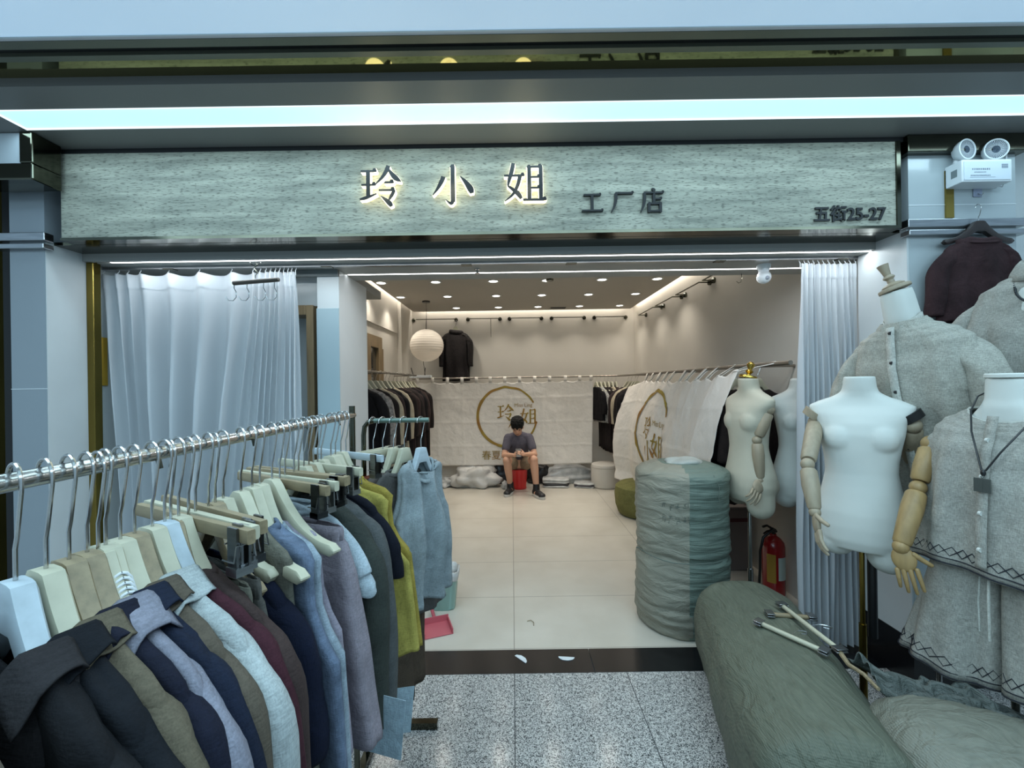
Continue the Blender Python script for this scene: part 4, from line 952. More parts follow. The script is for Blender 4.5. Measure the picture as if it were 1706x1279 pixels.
# ---- M2: linen shirt, tilted wooden neck block
P2 = Vector((1.86, 1.85, 0)); yaw2 = R(-72)
m2 = thing('dress_form', 'dress form with tilted pale wooden neck finial wearing the grey linen buttoned shirt', 'mannequin', P2)
tl = R(-13)
T2 = Matrix.Translation((0, 0, 1.22)) @ Matrix.Rotation(tl, 4, 'Y') @ rotz(yaw2)
nk = MB()
nk.loft([ering(0, 0, z, w_, w_ * 0.95, 26) for z, w_ in ((0.50, .05), (0.54, .052), (0.58, .058), (0.62, .060), (0.70, .056), (0.735, .052))])
nk.v = [tuple(T2 @ Vector(p)) for p in nk.v]; blob('neck', nk, M['mann_white'], m2, 0.006, 6)
cp = neck_cap(m2, (0, 0, 0), 0, M['wood_arm'], tall=True, r=0.056); cp.matrix_local = T2 @ Matrix.Translation((0, 0, 0.735)) @ Matrix.Rotation(R(-12), 4, 'Y')
MB().tube([(0, 0, 0.02), (0, 0, 1.2)], 0.011, 12).build('pole', M['chrome'], m2)
MB().lathe([(0.12, 0.0), (0.12, 0.006), (0.10, 0.012), (0.02, 0.02), (0.001, 0.022)], n=28).build('base', M['chrome'], m2)
s2 = thing('linen_shirt', 'loose grey linen shirt with small dark buttons on the form with the wooden finial', 'shirt', P2 + Vector((0, 0, 1.22)))
pr2 = [(0.60, .074, .066, 0), (0.575, .092, .074, 0), (0.555, .130, .082, 0), (0.53, .175, .090, 0), (0.49, .210, .100, 0), (0.40, .222, .115, -.01), (0.28, .225, .125, -.01), (0.10, .235, .135, 0), (-0.10, .245, .14, 0), (-0.24, .25, .14, 0)]
worn_top(P2, yaw2, 0, pr2, linen, 2.0, s2, amp=0.022, tilt=tl)
Tq = Matrix.Rotation(tl, 4, 'Y')
def tp(x, y, z): return Tq @ (rotz(yaw2) @ Vector((x, y, z)))
worn_sleeve(s2, [tp(-.13, 0, .49), tp(-.22, -.02, .39), tp(-.27, -.06, .24), tp(-.30, -.12, .10)], [.055, .08, .09, .095], linen, 3.1)
worn_sleeve(s2, [tp(.13, 0, .49), tp(.215, 0, .38), tp(.24, -.02, .20), tp(.235, -.04, .0)], [.055, .075, .08, .078], linen, 5.3)
# collar band, placket line and buttons
rb = []
for dz, dr in ((-.012, .004), (.0, .001), (.020, .0), (.021, -.004)):
    rb.append([Tq @ (rotz(yaw2) @ Vector(((.068 + dr) * math.cos(2 * PI * j / 36), (.062 + dr) * math.sin(2 * PI * j / 36), .60 + dz - .028 * max(0, -math.sin(2 * PI * j / 36))))) for j in range(36)])
MB().loft(rb, False, False).build('collar', linen3, s2, smooth=180, mods=[('SOLIDIFY', dict(thickness=0.002))])
def front_strip(parent, yaw, T, prof, m, x0, x1, off, z0, z1, name, seed=0):
    def fn(u, v):
        z = z0 + (z1 - z0) * v
        for i in range(len(prof) - 1):
            if prof[i][0] >= z >= prof[i + 1][0]:
                f = (prof[i][0] - z) / (prof[i][0] - prof[i + 1][0]); f2 = f * f * (3 - 2 * f); break
        else: f2 = 1; i = len(prof) - 2
        d = prof[i][2] * (1 - f2) + prof[i + 1][2] * f2; yo = prof[i][3] * (1 - f2) + prof[i + 1][3] * f2; w_ = prof[i][1] * (1 - f2) + prof[i + 1][1] * f2
        x = x0 + (x1 - x0) * u; q = math.sqrt(max(1 - (x / w_) ** 2, 0))
        return T @ (rotz(yaw) @ Vector((x, yo - d * q - off, z)))
    return MB().grid(fn, 2, 40).build(name, m, parent, smooth=180, mods=[('SOLIDIFY', dict(thickness=0.002))]), fn
pk, pf = front_strip(s2, yaw2, Tq, pr2, linen3, -.018, .014, .021, .585, -.22, 'placket')
for k in range(6):
    q = pf(0.5, 0.03 + k * 0.155); b = MB().lathe([(.001, -.004), (.007, -.004), (.007, .003), (.001, .003)], n=12, axis='y').build('button', btn_dark, pk); b.location = q

# ---- M3: shirt at the right edge with necklace
P3 = Vector((2.14, 1.65, 0)); yaw3 = R(-68)
m3 = thing('dress_form', 'dress form at right edge of the picture, wearing the necklace and wide linen shirt', 'mannequin', P3)
nk = MB().loft([ering(0, 0, z, w_, w_ * 0.95, 24) for z, w_ in ((1.80, .14), (1.90, .12), (1.96, .07), (2.00, .06), (2.09, .055))])
blob('neck', nk, M['mann_white'], m3, 0.007, 4)
MB().tube([(0, 0, 0.02), (0, 0, 1.8)], 0.011, 12).build('pole', M['chrome'], m3)
MB().lathe([(0.12, 0.0), (0.12, 0.006), (0.10, 0.012), (0.02, 0.02), (0.001, 0.022)], n=28).build('base', M['chrome'], m3)
s3 = thing('linen_shirt', 'wide beige-grey linen shirt with round pale buttons, cut off by the right picture edge', 'shirt', P3 + Vector((0, 0, 1.30)))
pr3 = [(0.69, .078, .070, 0), (0.665, .10, .080, 0), (0.64, .15, .092, 0), (0.60, .205, .105, 0), (0.53, .235, .12, 0), (0.42, .25, .135, -.01), (0.25, .27, .15, -.01), (0.0, .30, .16, 0), (-0.2, .32, .16, 0)]
worn_top(P3, yaw3, 0, pr3, linen2, 4.4, s3, amp=0.022)
I4 = Matrix.Identity(4)
def t3(x, y, z): return rotz(yaw3) @ Vector((x, y, z))
worn_sleeve(s3, [t3(-.16, 0, .56), t3(-.25, -.01, .44), t3(-.30, -.04, .26), t3(-.31, -.07, .12)], [.05, .085, .095, .095], linen2, 2.7)
pk, pf = front_strip(s3, yaw3, I4, pr3, linen3, -.020, .016, .020, .66, -.18, 'placket')
for k in range(6):
    q = pf(0.5, 0.06 + k * 0.125); b = MB().lathe([(.004, -.004), (.009, -.005), (.0095, .003), (.001, .003)], n=14, axis='y').build('button', btn_pale, pk); b.location = q
rb = []
for dz, dr in ((-.008, .002), (.012, .0), (.030, .004), (.034, .014), (.02, .026), (-.012, .042), (-.04, .050)):
    rb.append([t3((.074 + dr) * math.cos(a), (.068 + dr) * math.sin(a), .695 + dz - .03 * max(0, -math.sin(a))) for a in [R(-76) + R(332) * j / 34 for j in range(35)]])
MB().loft(rb, False, False, closed=False).build('collar', linen2, s3, smooth=180, mods=[('SOLIDIFY', dict(thickness=0.002))])
# beaded necklace
nc = thing('bead_necklace', 'dark beaded necklace with a silver openwork pendant on right-edge shirt', 'necklace', P3 + Vector((0, 0, 1.30)))
bd = MB()
def nl(t):
    a = R(-190) + R(200) * t
    x = 0.088 * math.cos(R(180) + R(180) * t); dip = math.sin(PI * t)
    zz = 0.685 - 0.155 * dip ** 1.0
    wy = 0.075 + 0.062 * min(1, dip * 1.4)
    return t3(x * (1.0 if dip < .8 else 1.0), -wy * (0.35 + .65 * dip) - 0.018, zz)
for k in range(54):
    bd.ball(nl(k / 53), (.0048, .0048, .0048), 7, 5)
bd.build('beads', mat('dark_bead', (40, 44, 46), 0.25, metal=0.3), nc, smooth=180)
pq = nl(0.5) + Vector((0, -.006, -.024))
pm = MB().ball(pq, (.024, .016, .024), 14, 10)
for k in range(26):
    a = k * 2.4; zz = -1 + 2 * (k + .5) / 26; r = math.sqrt(1 - zz * zz); pm.ball(pq + Vector((.024 * r * math.cos(a), .016 * r * math.sin(a), .024 * zz)), .004, 6, 4)
pm.build('pendant', mat('silver_pendant', (170, 172, 160), 0.3, metal=1), nc, smooth=180)

# ---- M4: front right form
P4 = Vector((1.745, 1.47, 0)); yaw4 = R(-72)
m4 = thing('dress_form', 'front right dress form with white flat neck cap and tan wooden arm', 'mannequin', P4)
nk = MB().loft([ering(0, 0.006, z, w_, d_, 30) for z, w_, d_ in ((1.28, .14, .08), (1.36, .14, .070), (1.385, .13, .066), (1.41, .10, .066), (1.445, .075, .068), (1.47, .063, .064), (1.545, .060, .062))])
nk.v = [tuple(rotz(yaw4) @ Vector(p)) for p in nk.v]; blob('neck', nk, M['mann_white'], m4, 0.006, 6)
neck_cap(m4, (0, 0, 1.545), 0, M['mann_white'], r=0.062)
MB().tube([(0, 0, 0.02), (0, 0, 1.28)], 0.011, 12).build('pole', M['chrome'], m4)
MB().lathe([(0.10, 0.0), (0.10, 0.006), (0.10, 0.012), (0.02, 0.02), (0.001, 0.022)], n=28).build('base', M['chrome'], m4)
wood_arm(m4, [at(1548, 760, 1.66), at(1524, 832, 1.63), at(1492, 930, 1.58), at(1512, 1015, 1.54)], M['wood_arm_tan'], P4, side=1, curl=0.22, normal=(-0.5, -0.6, 0), r=(0.034, 0.031, 0.033, 0.026))
s4 = thing('linen_blouse', 'short-sleeved linen top with black zigzag hem trim on the front right form', 'blouse', P4 + Vector((0, 0, 0.90)))
pr4 = [(0.535, .105, .078, 0), (0.515, .135, .085, 0), (0.495, .172, .092, 0), (0.46, .200, .105, 0), (0.38, .215, .125, -.01), (0.25, .235, .140, -.015), (0.10, .262, .155, -.01), (-0.035, .290, .168, 0)]
rings4 = worn_top(P4, yaw4, 0, pr4, linen2, 7.1, s4, amp=0.016, n=120, scoop=.045)
def t4(x, y, z): return rotz(yaw4) @ Vector((x, y, z))
worn_sleeve(s4, [t4(-.12, 0, .45), t4(-.17, -.01, .40), t4(-.195, -.02, .33), t4(-.20, -.03, .27)], [.04, .055, .056, .052], linen2, 6.2)
worn_sleeve(s4, [t4(.12, 0, .45), t4(.17, -.01, .40), t4(.20, -.02, .32), t4(.21, -.03, .26)], [.045, .06, .062, .06], linen2, 8.2)
# neckline facing
MB().tube([Vector(p) + Vector((0, 0, .001)) for p in rings4[0]] + [Vector(rings4[0][0])], 0.0035, 6).build('neckline', linen3, s4)
def hem_trim(parent, rings, m, r=0.0022):
    """two rows of cord with a zigzag between, following the hem"""
    a, b = rings[-1], rings[-4]; n = len(a); mb = MB()
    def pt(j, f):
        p = Vector(a[j % n]) * (1 - f) + Vector(b[j % n]) * f; c = Vector((0, 0, p.z)); d = (p - c).normalized(); return p + d * 0.0045
    mb.tube([pt(j, 0.06) for j in range(n + 1)], r * 1.3, 5)
    mb.tube([pt(j, 0.28) for j in range(n + 1)], r, 5)
    z1, z2 = [], []
    for j in range(n + 1):
        z1.append(pt(j, 0.42 + 0.40 * ((j % 4) / 2 if j % 4 <= 2 else 2 - (j % 4) / 2) )); z2.append(pt(j, 0.82 - 0.40 * ((j % 4) / 2 if j % 4 <= 2 else 2 - (j % 4) / 2)))
    mb.tube(z1, r * 0.8, 4).tube(z2, r * 0.8, 4)
    return mb.build('hem_trim', m, parent, smooth=60)
trim_m = mat('black_braid', (30, 32, 40), 0.8)
hem_trim(s4, rings4, trim_m)
pk, pf = front_strip(s4, yaw4, I4, pr4, linen2, -.017, .012, .017, .515, .005, 'placket')
for k in range(4):
    q = pf(0.4, 0.16 + k * 0.24); b = MB().lathe([(.003, -.004), (.0075, -.005), (.008, .003), (.001, .003)], n=14, axis='y').build('button', btn_pale, pk); b.location = q
# shorts
sh4 = thing('linen_shorts', 'wide linen shorts with black zigzag hem under the front right top', 'shorts', P4 + Vector((0, 0, 0.48)))
MB().loft([[rotz(yaw4) @ Vector(p) for p in ering(0, 0, z, w_, d_, 40, 0, 3)] for z, w_, d_ in ((.53, .12, .085), (.48, .15, .095), (.44, .17, .10), (.425, .165, .095))], True, True).build('waist', linen2, sh4, smooth=180)
for s in (-1, 1):
    rr = []
    for i in range(16):
        q = i / 15; z = .43 - .43 * q + 0.012 * s
        rr.append([rotz(yaw4) @ (Vector(p) + Vector((s * (.095 + .045 * q), -.004, 0))) for p in ering(0, 0, z, .100 + .055 * q, .122 + .026 * q, 60, .016 * (q + .3), s * 2.3 + 1, 5)])
    lg = MB().loft(rr, False, False).build('shorts_leg', linen2, sh4, smooth=180, mods=[('SOLIDIFY', dict(thickness=0.003, offset=1))])
    hem_trim(lg, rr, trim_m, 0.002)
MB().tube([t4(-.02, -.145, .42), t4(-.022, -.155, .30), t4(-.018, -.158, .20)], 0.004, 6, flat=.3).tube([t4(.0, -.145, .42), t4(.004, -.158, .32), t4(.006, -.160, .18)], 0.004, 6).build('drawstring', linen3, sh4)
# cord necklace with square pendant
nc = thing('cord_necklace', 'black cord necklace with square engraved silver pendant on the front right linen top', 'necklace', P4 + Vector((0, 0, 0.90)))
cd = [t4(.066 * math.cos(R(20)), .06 * math.sin(R(20)), .60), t4(.078, -.03, .58), t4(.09, -.07, .53), t4(.075, -.135, .47), t4(.04, -.162, .40), t4(.008, -.172, .335)]
ce = [t4(-.066 * math.cos(R(20)), .06 * math.sin(R(20)), .60), t4(-.072, -.03, .58), t4(-.068, -.08, .53), t4(-.045, -.13, .46), t4(-.018, -.160, .39), t4(-.002, -.172, .335)]
MB().tube(cd, .0028, 7).tube(ce, .0028, 7).ball(t4(.003, -.174, .327), (.007, .007, .012)).build('cord', M['black_plastic'], nc)
pn = BX(-.021, .021, -.0025, .0025, -.052, -.006)
for k in range(9): pn.box(-.019, .019, -.0036, -.0024, -.050 + k * .0048, -.0478 + k * .0048)
pn.box(-.0015, .0015, -.004, -.0024, -.052, -.006).tube([(0, 0, -.006), (0.004, 0, 0.0), (0, 0, .006), (-.004, 0, 0), (0, 0, -.006)], .0012, 5)
pn.xf(Matrix.Translation(t4(.003, -.180, .315)) @ rotz(yaw4)).build('pendant', mat('engraved_silver', (128, 132, 128), 0.35, metal=0.9), nc)

# ---- M5 with gold finial and M6, inside the shop
P5 = Vector((1.47, 2.62, 0)); m5 = thing('dress_form', 'warm linen torso form with gold knob and wooden arm, seen sideways inside the shop', 'mannequin', P5)
blob('torso', torso_mb().xf(Matrix.Translation((0, 0, 0.78)) @ rotz(R(-78))), M['mann_warm'], m5, 0.008, 6)
neck_cap(m5, (0, 0, 1.562), R(14), M['brass'], knob=True, r=0.05)
wood_arm(m5, [P5 + Vector((0.045, -.14, 1.375)), at(1258, 745, 2.50), at(1262, 812, 2.48), at(1250, 842, 2.43)], M['wood_arm'], P5, side=1, curl=.5, normal=(0, -1, 0))
stand(m5, 0.84)
P6 = Vector((1.80, 2.62, 0)); m6 = thing('dress_form', 'pale torso form half hidden by the right curtain edge inside the shop', 'mannequin', P6)
blob('torso', torso_mb().xf(Matrix.Translation((0, 0, 0.775)) @ rotz(R(-10))), M['mann_white'], m6, 0.008, 6)
stand(m6, 0.83)

# ---------------------------------------------------------------- shirt hanging on the right column
hd = thing('clothes_hanger', 'dark brown hanger hooked on the right column under the emergency light', 'hanger', at(1638, 392, 2.055))
o = wood_hanger_mesh(0.17, 0.085, 0.05).build('hanger_body', M['hanger_dark'], hd); hook_mesh(0.075, .002, .014).build('hook', M['chrome'], hd)
dkr = cloth(58, 40, 42, namt=0.45, nscale=7)
garment(at(1638, 392, 2.03), 0, dkr, 'dark reddish brown mottled shirt hanging high on the right column', L=.42, W=.17, T=.022, seed=41, collar='band', sleeve=.32, flare=1.15, name='blouse')
ah = thing('adhesive_hook', 'clear adhesive hook pad holding the dark hanger below emergency light', 'hook', at(1637, 345, 2.098))
BX(-.022, .022, -.004, 0, -.02, .02).build('pad', mat('pad', (150, 156, 176), 0.4), ah, mods=BEV(.002)); MB().tube([(0, -.004, -.005), (0, -.012, -.014), (0, -.022, -.02), (0, -.03, -.012)], .002, 6).build('hook', M['chrome'], ah)
ah = thing('adhesive_hook', 'second grey adhesive hook with wire loop just under the emergency light housing', 'hook', at(1663, 330, 2.098))
BX(-.022, .022, -.004, 0, -.02, .02).build('pad', M['steel'], ah, mods=BEV(.002)); MB().tube([(0, -.004, -.005), (0.01, -.012, -.020), (0.03, -.016, -.024), (0.04, -.012, -.012)], .0018, 6).build('hook', M['chrome'], ah)

# ================================================================ woven bales and sacks
def bale_mat(name, col, stripe=None):
    m, nt, b = nodemat(name); L = nt.links.new
    b.inputs['Roughness'].default_value = 0.55; b.inputs['Specular IOR Level'].default_value = 0.35
    tc = nt.nodes.new('ShaderNodeTexCoord')
    n1 = nt.nodes.new('ShaderNodeTexNoise'); n1.inputs['Scale'].default_value = 3; n1.inputs['Detail'].default_value = 6; L(tc.outputs['Object'], n1.inputs['Vector'])
    w1 = nt.nodes.new('ShaderNodeTexWave'); w1.wave_type = 'BANDS'; w1.bands_direction = 'Z'; w1.inputs['Scale'].default_value = 60; w1.inputs['Distortion'].default_value = 1.5; L(tc.outputs['Object'], w1.inputs['Vector'])
    w2 = nt.nodes.new('ShaderNodeTexWave'); w2.wave_type = 'BANDS'; w2.bands_direction = 'X'; w2.inputs['Scale'].default_value = 60; w2.inputs['Distortion'].default_value = 1.5; L(tc.outputs['Object'], w2.inputs['Vector'])
    mu = nt.nodes.new('ShaderNodeMath'); mu.operation = 'ADD'; L(w1.outputs[1], mu.inputs[0]); L(w2.outputs[1], mu.inputs[1])
    mr = nt.nodes.new('ShaderNodeMapRange'); mr.inputs['From Max'].default_value = 2; mr.inputs['To Min'].default_value = 0.86; mr.inputs['To Max'].default_value = 1.06; L(mu.outputs[0], mr.inputs[0])
    m3 = nt.nodes.new('ShaderNodeMapRange'); m3.inputs['From Min'].default_value = .3; m3.inputs['From Max'].default_value = .7; m3.inputs['To Min'].default_value = 0.86; m3.inputs['To Max'].default_value = 1.06; L(n1.outputs[0], m3.inputs[0])
    m4 = nt.nodes.new('ShaderNodeMath'); m4.operation = 'MULTIPLY'; L(mr.outputs[0], m4.inputs[0]); L(m3.outputs[0], m4.inputs[1])
    mx = nt.nodes.new('ShaderNodeMix'); mx.data_type = 'RGBA'; mx.blend_type = 'MULTIPLY'; mx.inputs[0].default_value = 1; mx.inputs[6].default_value = srgb(*col); L(m4.outputs[0], mx.inputs[7]); L(mx.outputs[2], b.inputs['Base Color'])
    bp = nt.nodes.new('ShaderNodeBump'); bp.inputs['Strength'].default_value = 0.25; bp.inputs['Distance'].default_value = 0.003; L(mu.outputs[0], bp.inputs['Height'])
    n5 = nt.nodes.new('ShaderNodeTexNoise'); n5.inputs['Scale'].default_value = 5; n5.inputs['Detail'].default_value = 5; n5.inputs['Distortion'].default_value = 1.2
    mp = nt.nodes.new('ShaderNodeMapping'); mp.inputs['Scale'].default_value = stripe or (1, 1, 1); L(tc.outputs['Object'], mp.inputs[0]); L(mp.outputs[0], n5.inputs['Vector'])
    b2 = nt.nodes.new('ShaderNodeBump'); b2.inputs['Strength'].default_value = 0.7; b2.inputs['Distance'].default_value = 0.03; L(n5.outputs[0], b2.inputs['Height']); L(bp.outputs[0], b2.inputs['Normal']); L(b2.outputs[0], b.inputs['Normal'])
    return m
M['bale_green'] = bale_mat('woven_green', (108, 122, 112), (0.6, 0.6, 5))
M['bale_olive'] = bale_mat('woven_olive', (98, 102, 88), (4, 1, 4))
M['bale_grey'] = bale_mat('woven_grey', (126, 126, 114), (1.6, 3, 1.6))
# upright bale: two rolls stacked and taped together
BA = Vector((1.085, 2.745, 0))
ub = thing('wrapped_bale', 'tall upright grey-green woven bale standing at the threshold', 'bale', BA)
def upr(z):
    e = 1.0
    if z < 0.10: e = 0.90 + 0.10 * math.sqrt(z / 0.10)
    if z > 0.96: e = math.sqrt(max(1 - ((z - 0.96) / 0.075) ** 2 * 0.85, 0.02))
    e *= 1 - 0.045 * math.exp(-((z - 0.47) / 0.022) ** 2) - 0.012 * math.exp(-((z - 0.72) / 0.015) ** 2)
    return 0.278 * e
rings = []
for i in range(101):
    z = 1.03 * i / 100; ring = []
    for j in range(88):
        a = 2 * PI * j / 88; c, s = math.cos(a), math.sin(a)
        r = upr(z) * (1 + 0.03 * math.cos(2 * a + .5)) + (0.010 * noise.noise(Vector((c * 1.2, s * 1.2, z * 26))) + 0.020 * noise.noise(Vector((c * 1.5, s * 1.5, z * 3))) + 0.005 * noise.noise(Vector((c * 5, s * 5, z * 40)))) * (1 if z < .99 else .4)
        ring.append((r * c + 0.012 * z, r * s, z + 0.006 * noise.noise(Vector((c * 2, s * 2, z * 9)))))
    rings.append(ring)
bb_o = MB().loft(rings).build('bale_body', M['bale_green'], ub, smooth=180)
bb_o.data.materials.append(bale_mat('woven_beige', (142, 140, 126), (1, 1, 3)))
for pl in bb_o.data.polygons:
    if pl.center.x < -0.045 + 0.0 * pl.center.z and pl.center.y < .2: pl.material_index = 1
kn = MB()
for k in range(9):
    a = k * 0.7; kn.ball((0.02 + .05 * math.cos(a), .05 * math.sin(a) - .02, 1.03 + 0.008 * math.sin(k * 2.1)), (.075, .055, .022), 12, 8)
blob('gathered_knot', kn, mat('pale_wrap', (168, 172, 166), 0.5, nscale=8, namt=.2), ub, 0.008, 3)
MB().tube([(BA.x * 0 + .10, -.26, .99), (.12, -.285, .93), (.115, -.288, .86), (.125, -.288, .80)], .003, 6, flat=.4).tube([(-.29, 0, .47)] + [(.275 * math.cos(R(180 + k * 12)), .275 * math.sin(R(180 + k * 12)), .472 + .004 * math.sin(k)) for k in range(16)], .003, 5).build('binding_cord', mat('cord_green', (96, 106, 98), .7), ub)
# handwritten marks
M['marker'] = mat('marker', (74, 82, 76), 0.7)
def curved(mb, th0, z0):
    out = []
    for x, y, z in mb.v:
        a = th0 + x / .283; out.append(((.286 - y * 0) * math.cos(a), (.286) * math.sin(a), z + z0))
    mb.v = out; return mb
for nrow, z in ((5, .80), (5, .72)):          # faded, no longer legible marker strokes
    rs = random.Random(nrow + int(z * 100)); f = MB()
    for k in range(nrow):
        for q in range(4):
            a0 = rs.uniform(0, .022); b0 = rs.uniform(0, .034); da, db = (rs.uniform(.010, .022), rs.uniform(-.004, .004)) if q % 2 else (rs.uniform(-.005, .005), -rs.uniform(.012, .026))
            x = k * .036 + a0; l = math.hypot(da, db); nx, nz = -db / l * .0014, da / l * .0014
            f.add([(x + nx, 0, b0 + nz), (x - nx, 0, b0 - nz), (x + da - nx, 0, b0 + db - nz), (x + da + nx, 0, b0 + db + nz)], [(0, 1, 2, 3)])
    curved(f, R(228), z); f.build('marker_writing', M['marker'], ub, smooth=0)


def sack(name, label, A, B, prof, m, seed, cat='bale', wr=0.012, sq=2.6, ends=0.12, n=64, N_=70, bend=0, freq=(26, 3)):
    """lying sack from A to B on the floor; prof: half width, height"""
    A, B = Vector(A), Vector(B); d = B - A; L_ = d.length; d.normalize(); u = Vector((-d.y, d.x, 0))
    root = thing(name, label, cat, A)
    hw_, h_ = prof; rings = []
    for i in range(N_ + 1):
        t = i / N_; x = t * L_
        e = 1.0
        if x < ends: e = math.sqrt(max(1 - ((ends - x) / ends) ** 2, 0.004))
        if L_ - x < ends: e = math.sqrt(max(1 - ((ends - (L_ - x)) / ends) ** 2, 0.004))
        ring = []
        for j in range(n):
            a = 2 * PI * j / n; c, s = math.cos(a), math.sin(a)
            px_ = math.copysign(abs(c) ** (2 / sq), c) * hw_ * e; pz = math.copysign(abs(s) ** (2 / (2.2 if s > 0 else 3.5)), s) * h_ / 2 * e
            f = wr * (noise.noise(Vector((x * freq[0], c * 1.3 + seed, s * 1.3))) + 0.7 * noise.noise(Vector((x * freq[1] + seed, c * 2.0, s * 2.0))) * 2.2 + 0.35 * noise.noise(Vector((x * 22, c * 7, s * 7 + seed))))
            f *= min(1, e * 1.5)
            q = u * (px_ + f * c + bend * math.sin(PI * t)) + d * x; zz = h_ / 2 * (1 if e > .5 else .6 + .4 * (e / .5)) + pz + f * s
            if e < 1: zz = h_ * 0.5 + pz + f * s
            ring.append((q.x, q.y, max(zz, 0.001 + 0.002 * (1 + s))))
        rings.append(ring)
    MB().loft(rings).build('sack_body', m, root, smooth=180)
    return root
ba = sack('wrapped_bale', 'long olive-grey woven bale lying on granite floor, with clip hangers on top', (1.26, 2.36, 0), (.95, 1.15, 0), (0.262, 0.475), M['bale_olive'], 3.3, wr=0.010, ends=0.13, freq=(5, 2.5))
bb = sack('woven_sack', 'grey woven sack with a crumpled dark open edge at the bottom right corner', (1.12, 1.31, 0), (2.6, 0.98, 0), (0.30, 0.475), M['bale_grey'], 8.1, cat='sack', wr=0.024, ends=0.16, freq=(5, 3))
def ridge(u, v):
    px = 1412 + (1760 - 1412) * u; py = 1112 + 132 * u + 10 * math.sin(u * 9)
    p = at(px, py, 1.60 - 0.25 * u)
    f = (v - 0.5); a = u * 13
    return p - bbo + Vector((0.012 * math.sin(a * 2 + v * 3), -0.10 * f * 1.4 + 0.014 * math.sin(a * 3) - .02, -0.20 * f * f + 0.0 + 0.022 * noise.noise(Vector((u * 8, v * 4, 2))) + 0.012 * math.sin(v * 22 + u * 6)))
bbo = Vector(bb.location)
MB().grid(ridge, 60, 34).build('crumpled_edge', bale_mat('woven_dark', (92, 98, 94), (6, 1, 6)), bb, smooth=180, mods=[('SOLIDIFY', dict(thickness=0.004))])

# clip hangers lying on the bale
def lying_hanger(p0, p1, label, m='hanger_cream'):
    p0, p1 = Vector(p0), Vector(p1); d = (p1 - p0); L_ = d.length; mid = (p0 + p1) / 2
    t = thing('clothes_hanger', label, 'hanger', mid, (0, -math.asin(d.z / L_), math.atan2(d.y, d.x)), 'clip hangers on the lying bale')
    MB().tube([(-L_ / 2, 0, 0), (-L_ / 2 + .01, 0, 0), (L_ / 2 - .01, 0, 0), (L_ / 2, 0, 0)], [.007, .010, .010, .007], 10).build('wooden_bar', M[m], t)
    for s in (-1, 1):
        x = s * (L_ / 2 + .004)
        BX(x - .016, x + .016, -.022, .022, -.004, .002).box(x - .016, x + .016, -.022, .022, .008, .012).tube([(x, -.006, .003), (x - s * .03, 0, .003)], .003, 6).build('clip', M['steel'], t, mods=BEV(.001))
    MB().tube([(0, .01, 0), (0, .05, .004), (.01, .075, .004), (.028, .085, .004), (.034, .065, .004), (.022, .05, .004)], .0019, 6).build('hook', M['chrome'], t)
zt = .487
def onb(px, py, z=zt):
    u = px - 853; v = py - 639.5; v0 = v - u * ROLL; Y = 700 * (1.55 - z) / v0; return at(px, py, Y)
lying_hanger(onb(1254, 1050), onb(1358, 1100), 'lowest clip hanger lying across the olive bale, nearest the viewer')
lying_hanger(onb(1292, 1022, .50), onb(1384, 1098, .50), 'longest pale clip hanger pointing down along the olive bale', 'hanger_cream')
lying_hanger(onb(1272, 1036, .485), onb(1338, 1043, .485), 'short tan clip hanger lying crosswise at the far end of olive bale', 'hanger_tan')
o = MB().tube([onb(1384, 1100, .497), onb(1400, 1124, .495), onb(1424, 1140, .495), onb(1448, 1166, .50)], [.009, .008, .007, .006], 8).build('bamboo_stick', M['hanger_tan']); tag(o, 'thin tan stick leaning at the end of the clip hangers on bale', 'stick')

# fire extinguisher
fe = thing('fire_extinguisher', 'red fire extinguisher standing by the right wall behind pole forms', 'fire extinguisher', (1.86, 3.02, 0))
MB().lathe([(.066, 0), (.072, .004), (.074, .02), (.074, .36), (.068, .39), (.045, .42), (.022, .435), (.020, .45)], n=32).build('cylinder', mat('red_enamel', (150, 22, 26), 0.25, coat=.4), fe)
MB().lathe([(.0745, .02), (.0745, .03)], n=32).build('bottom_band', M['steel'], fe)
def lab(z0, z1, a0, a1, m, nm):
    MB().grid(lambda u, v: (.0748 * math.cos(a0 + (a1 - a0) * u), .0748 * math.sin(a0 + (a1 - a0) * u), z0 + (z1 - z0) * v), 12, 1).build(nm, m, fe, smooth=180)
lab(.14, .30, R(262), R(318), mat('label_white', (186, 196, 190), .5), 'paper_label'); lab(.12, .32, R(205), R(250), mat('label_gold', (170, 130, 50), .5), 'gold_label')
MB().tube([(0, 0, .44), (0, 0, .475)], .018, 12).box(-.012, .012, -.02, .02, .47, .485).tube([(0, 0, .48), (-.05, -.01, .51), (-.085, -.02, .505)], .008, 8).tube([(0, 0, .475), (-.05, -.01, .47), (-.08, -.02, .455)], .006, 8).build('valve_handle', M['black_plastic'], fe)
MB().tube([(.01, -.02, .47), (-.04, -.05, .49), (-.10, -.05, .44), (-.125, -.05, .34), (-.13, -.055, .22), (-.14, -.06, .12)], .009, 10).build('hose', M['black_plastic'], fe)

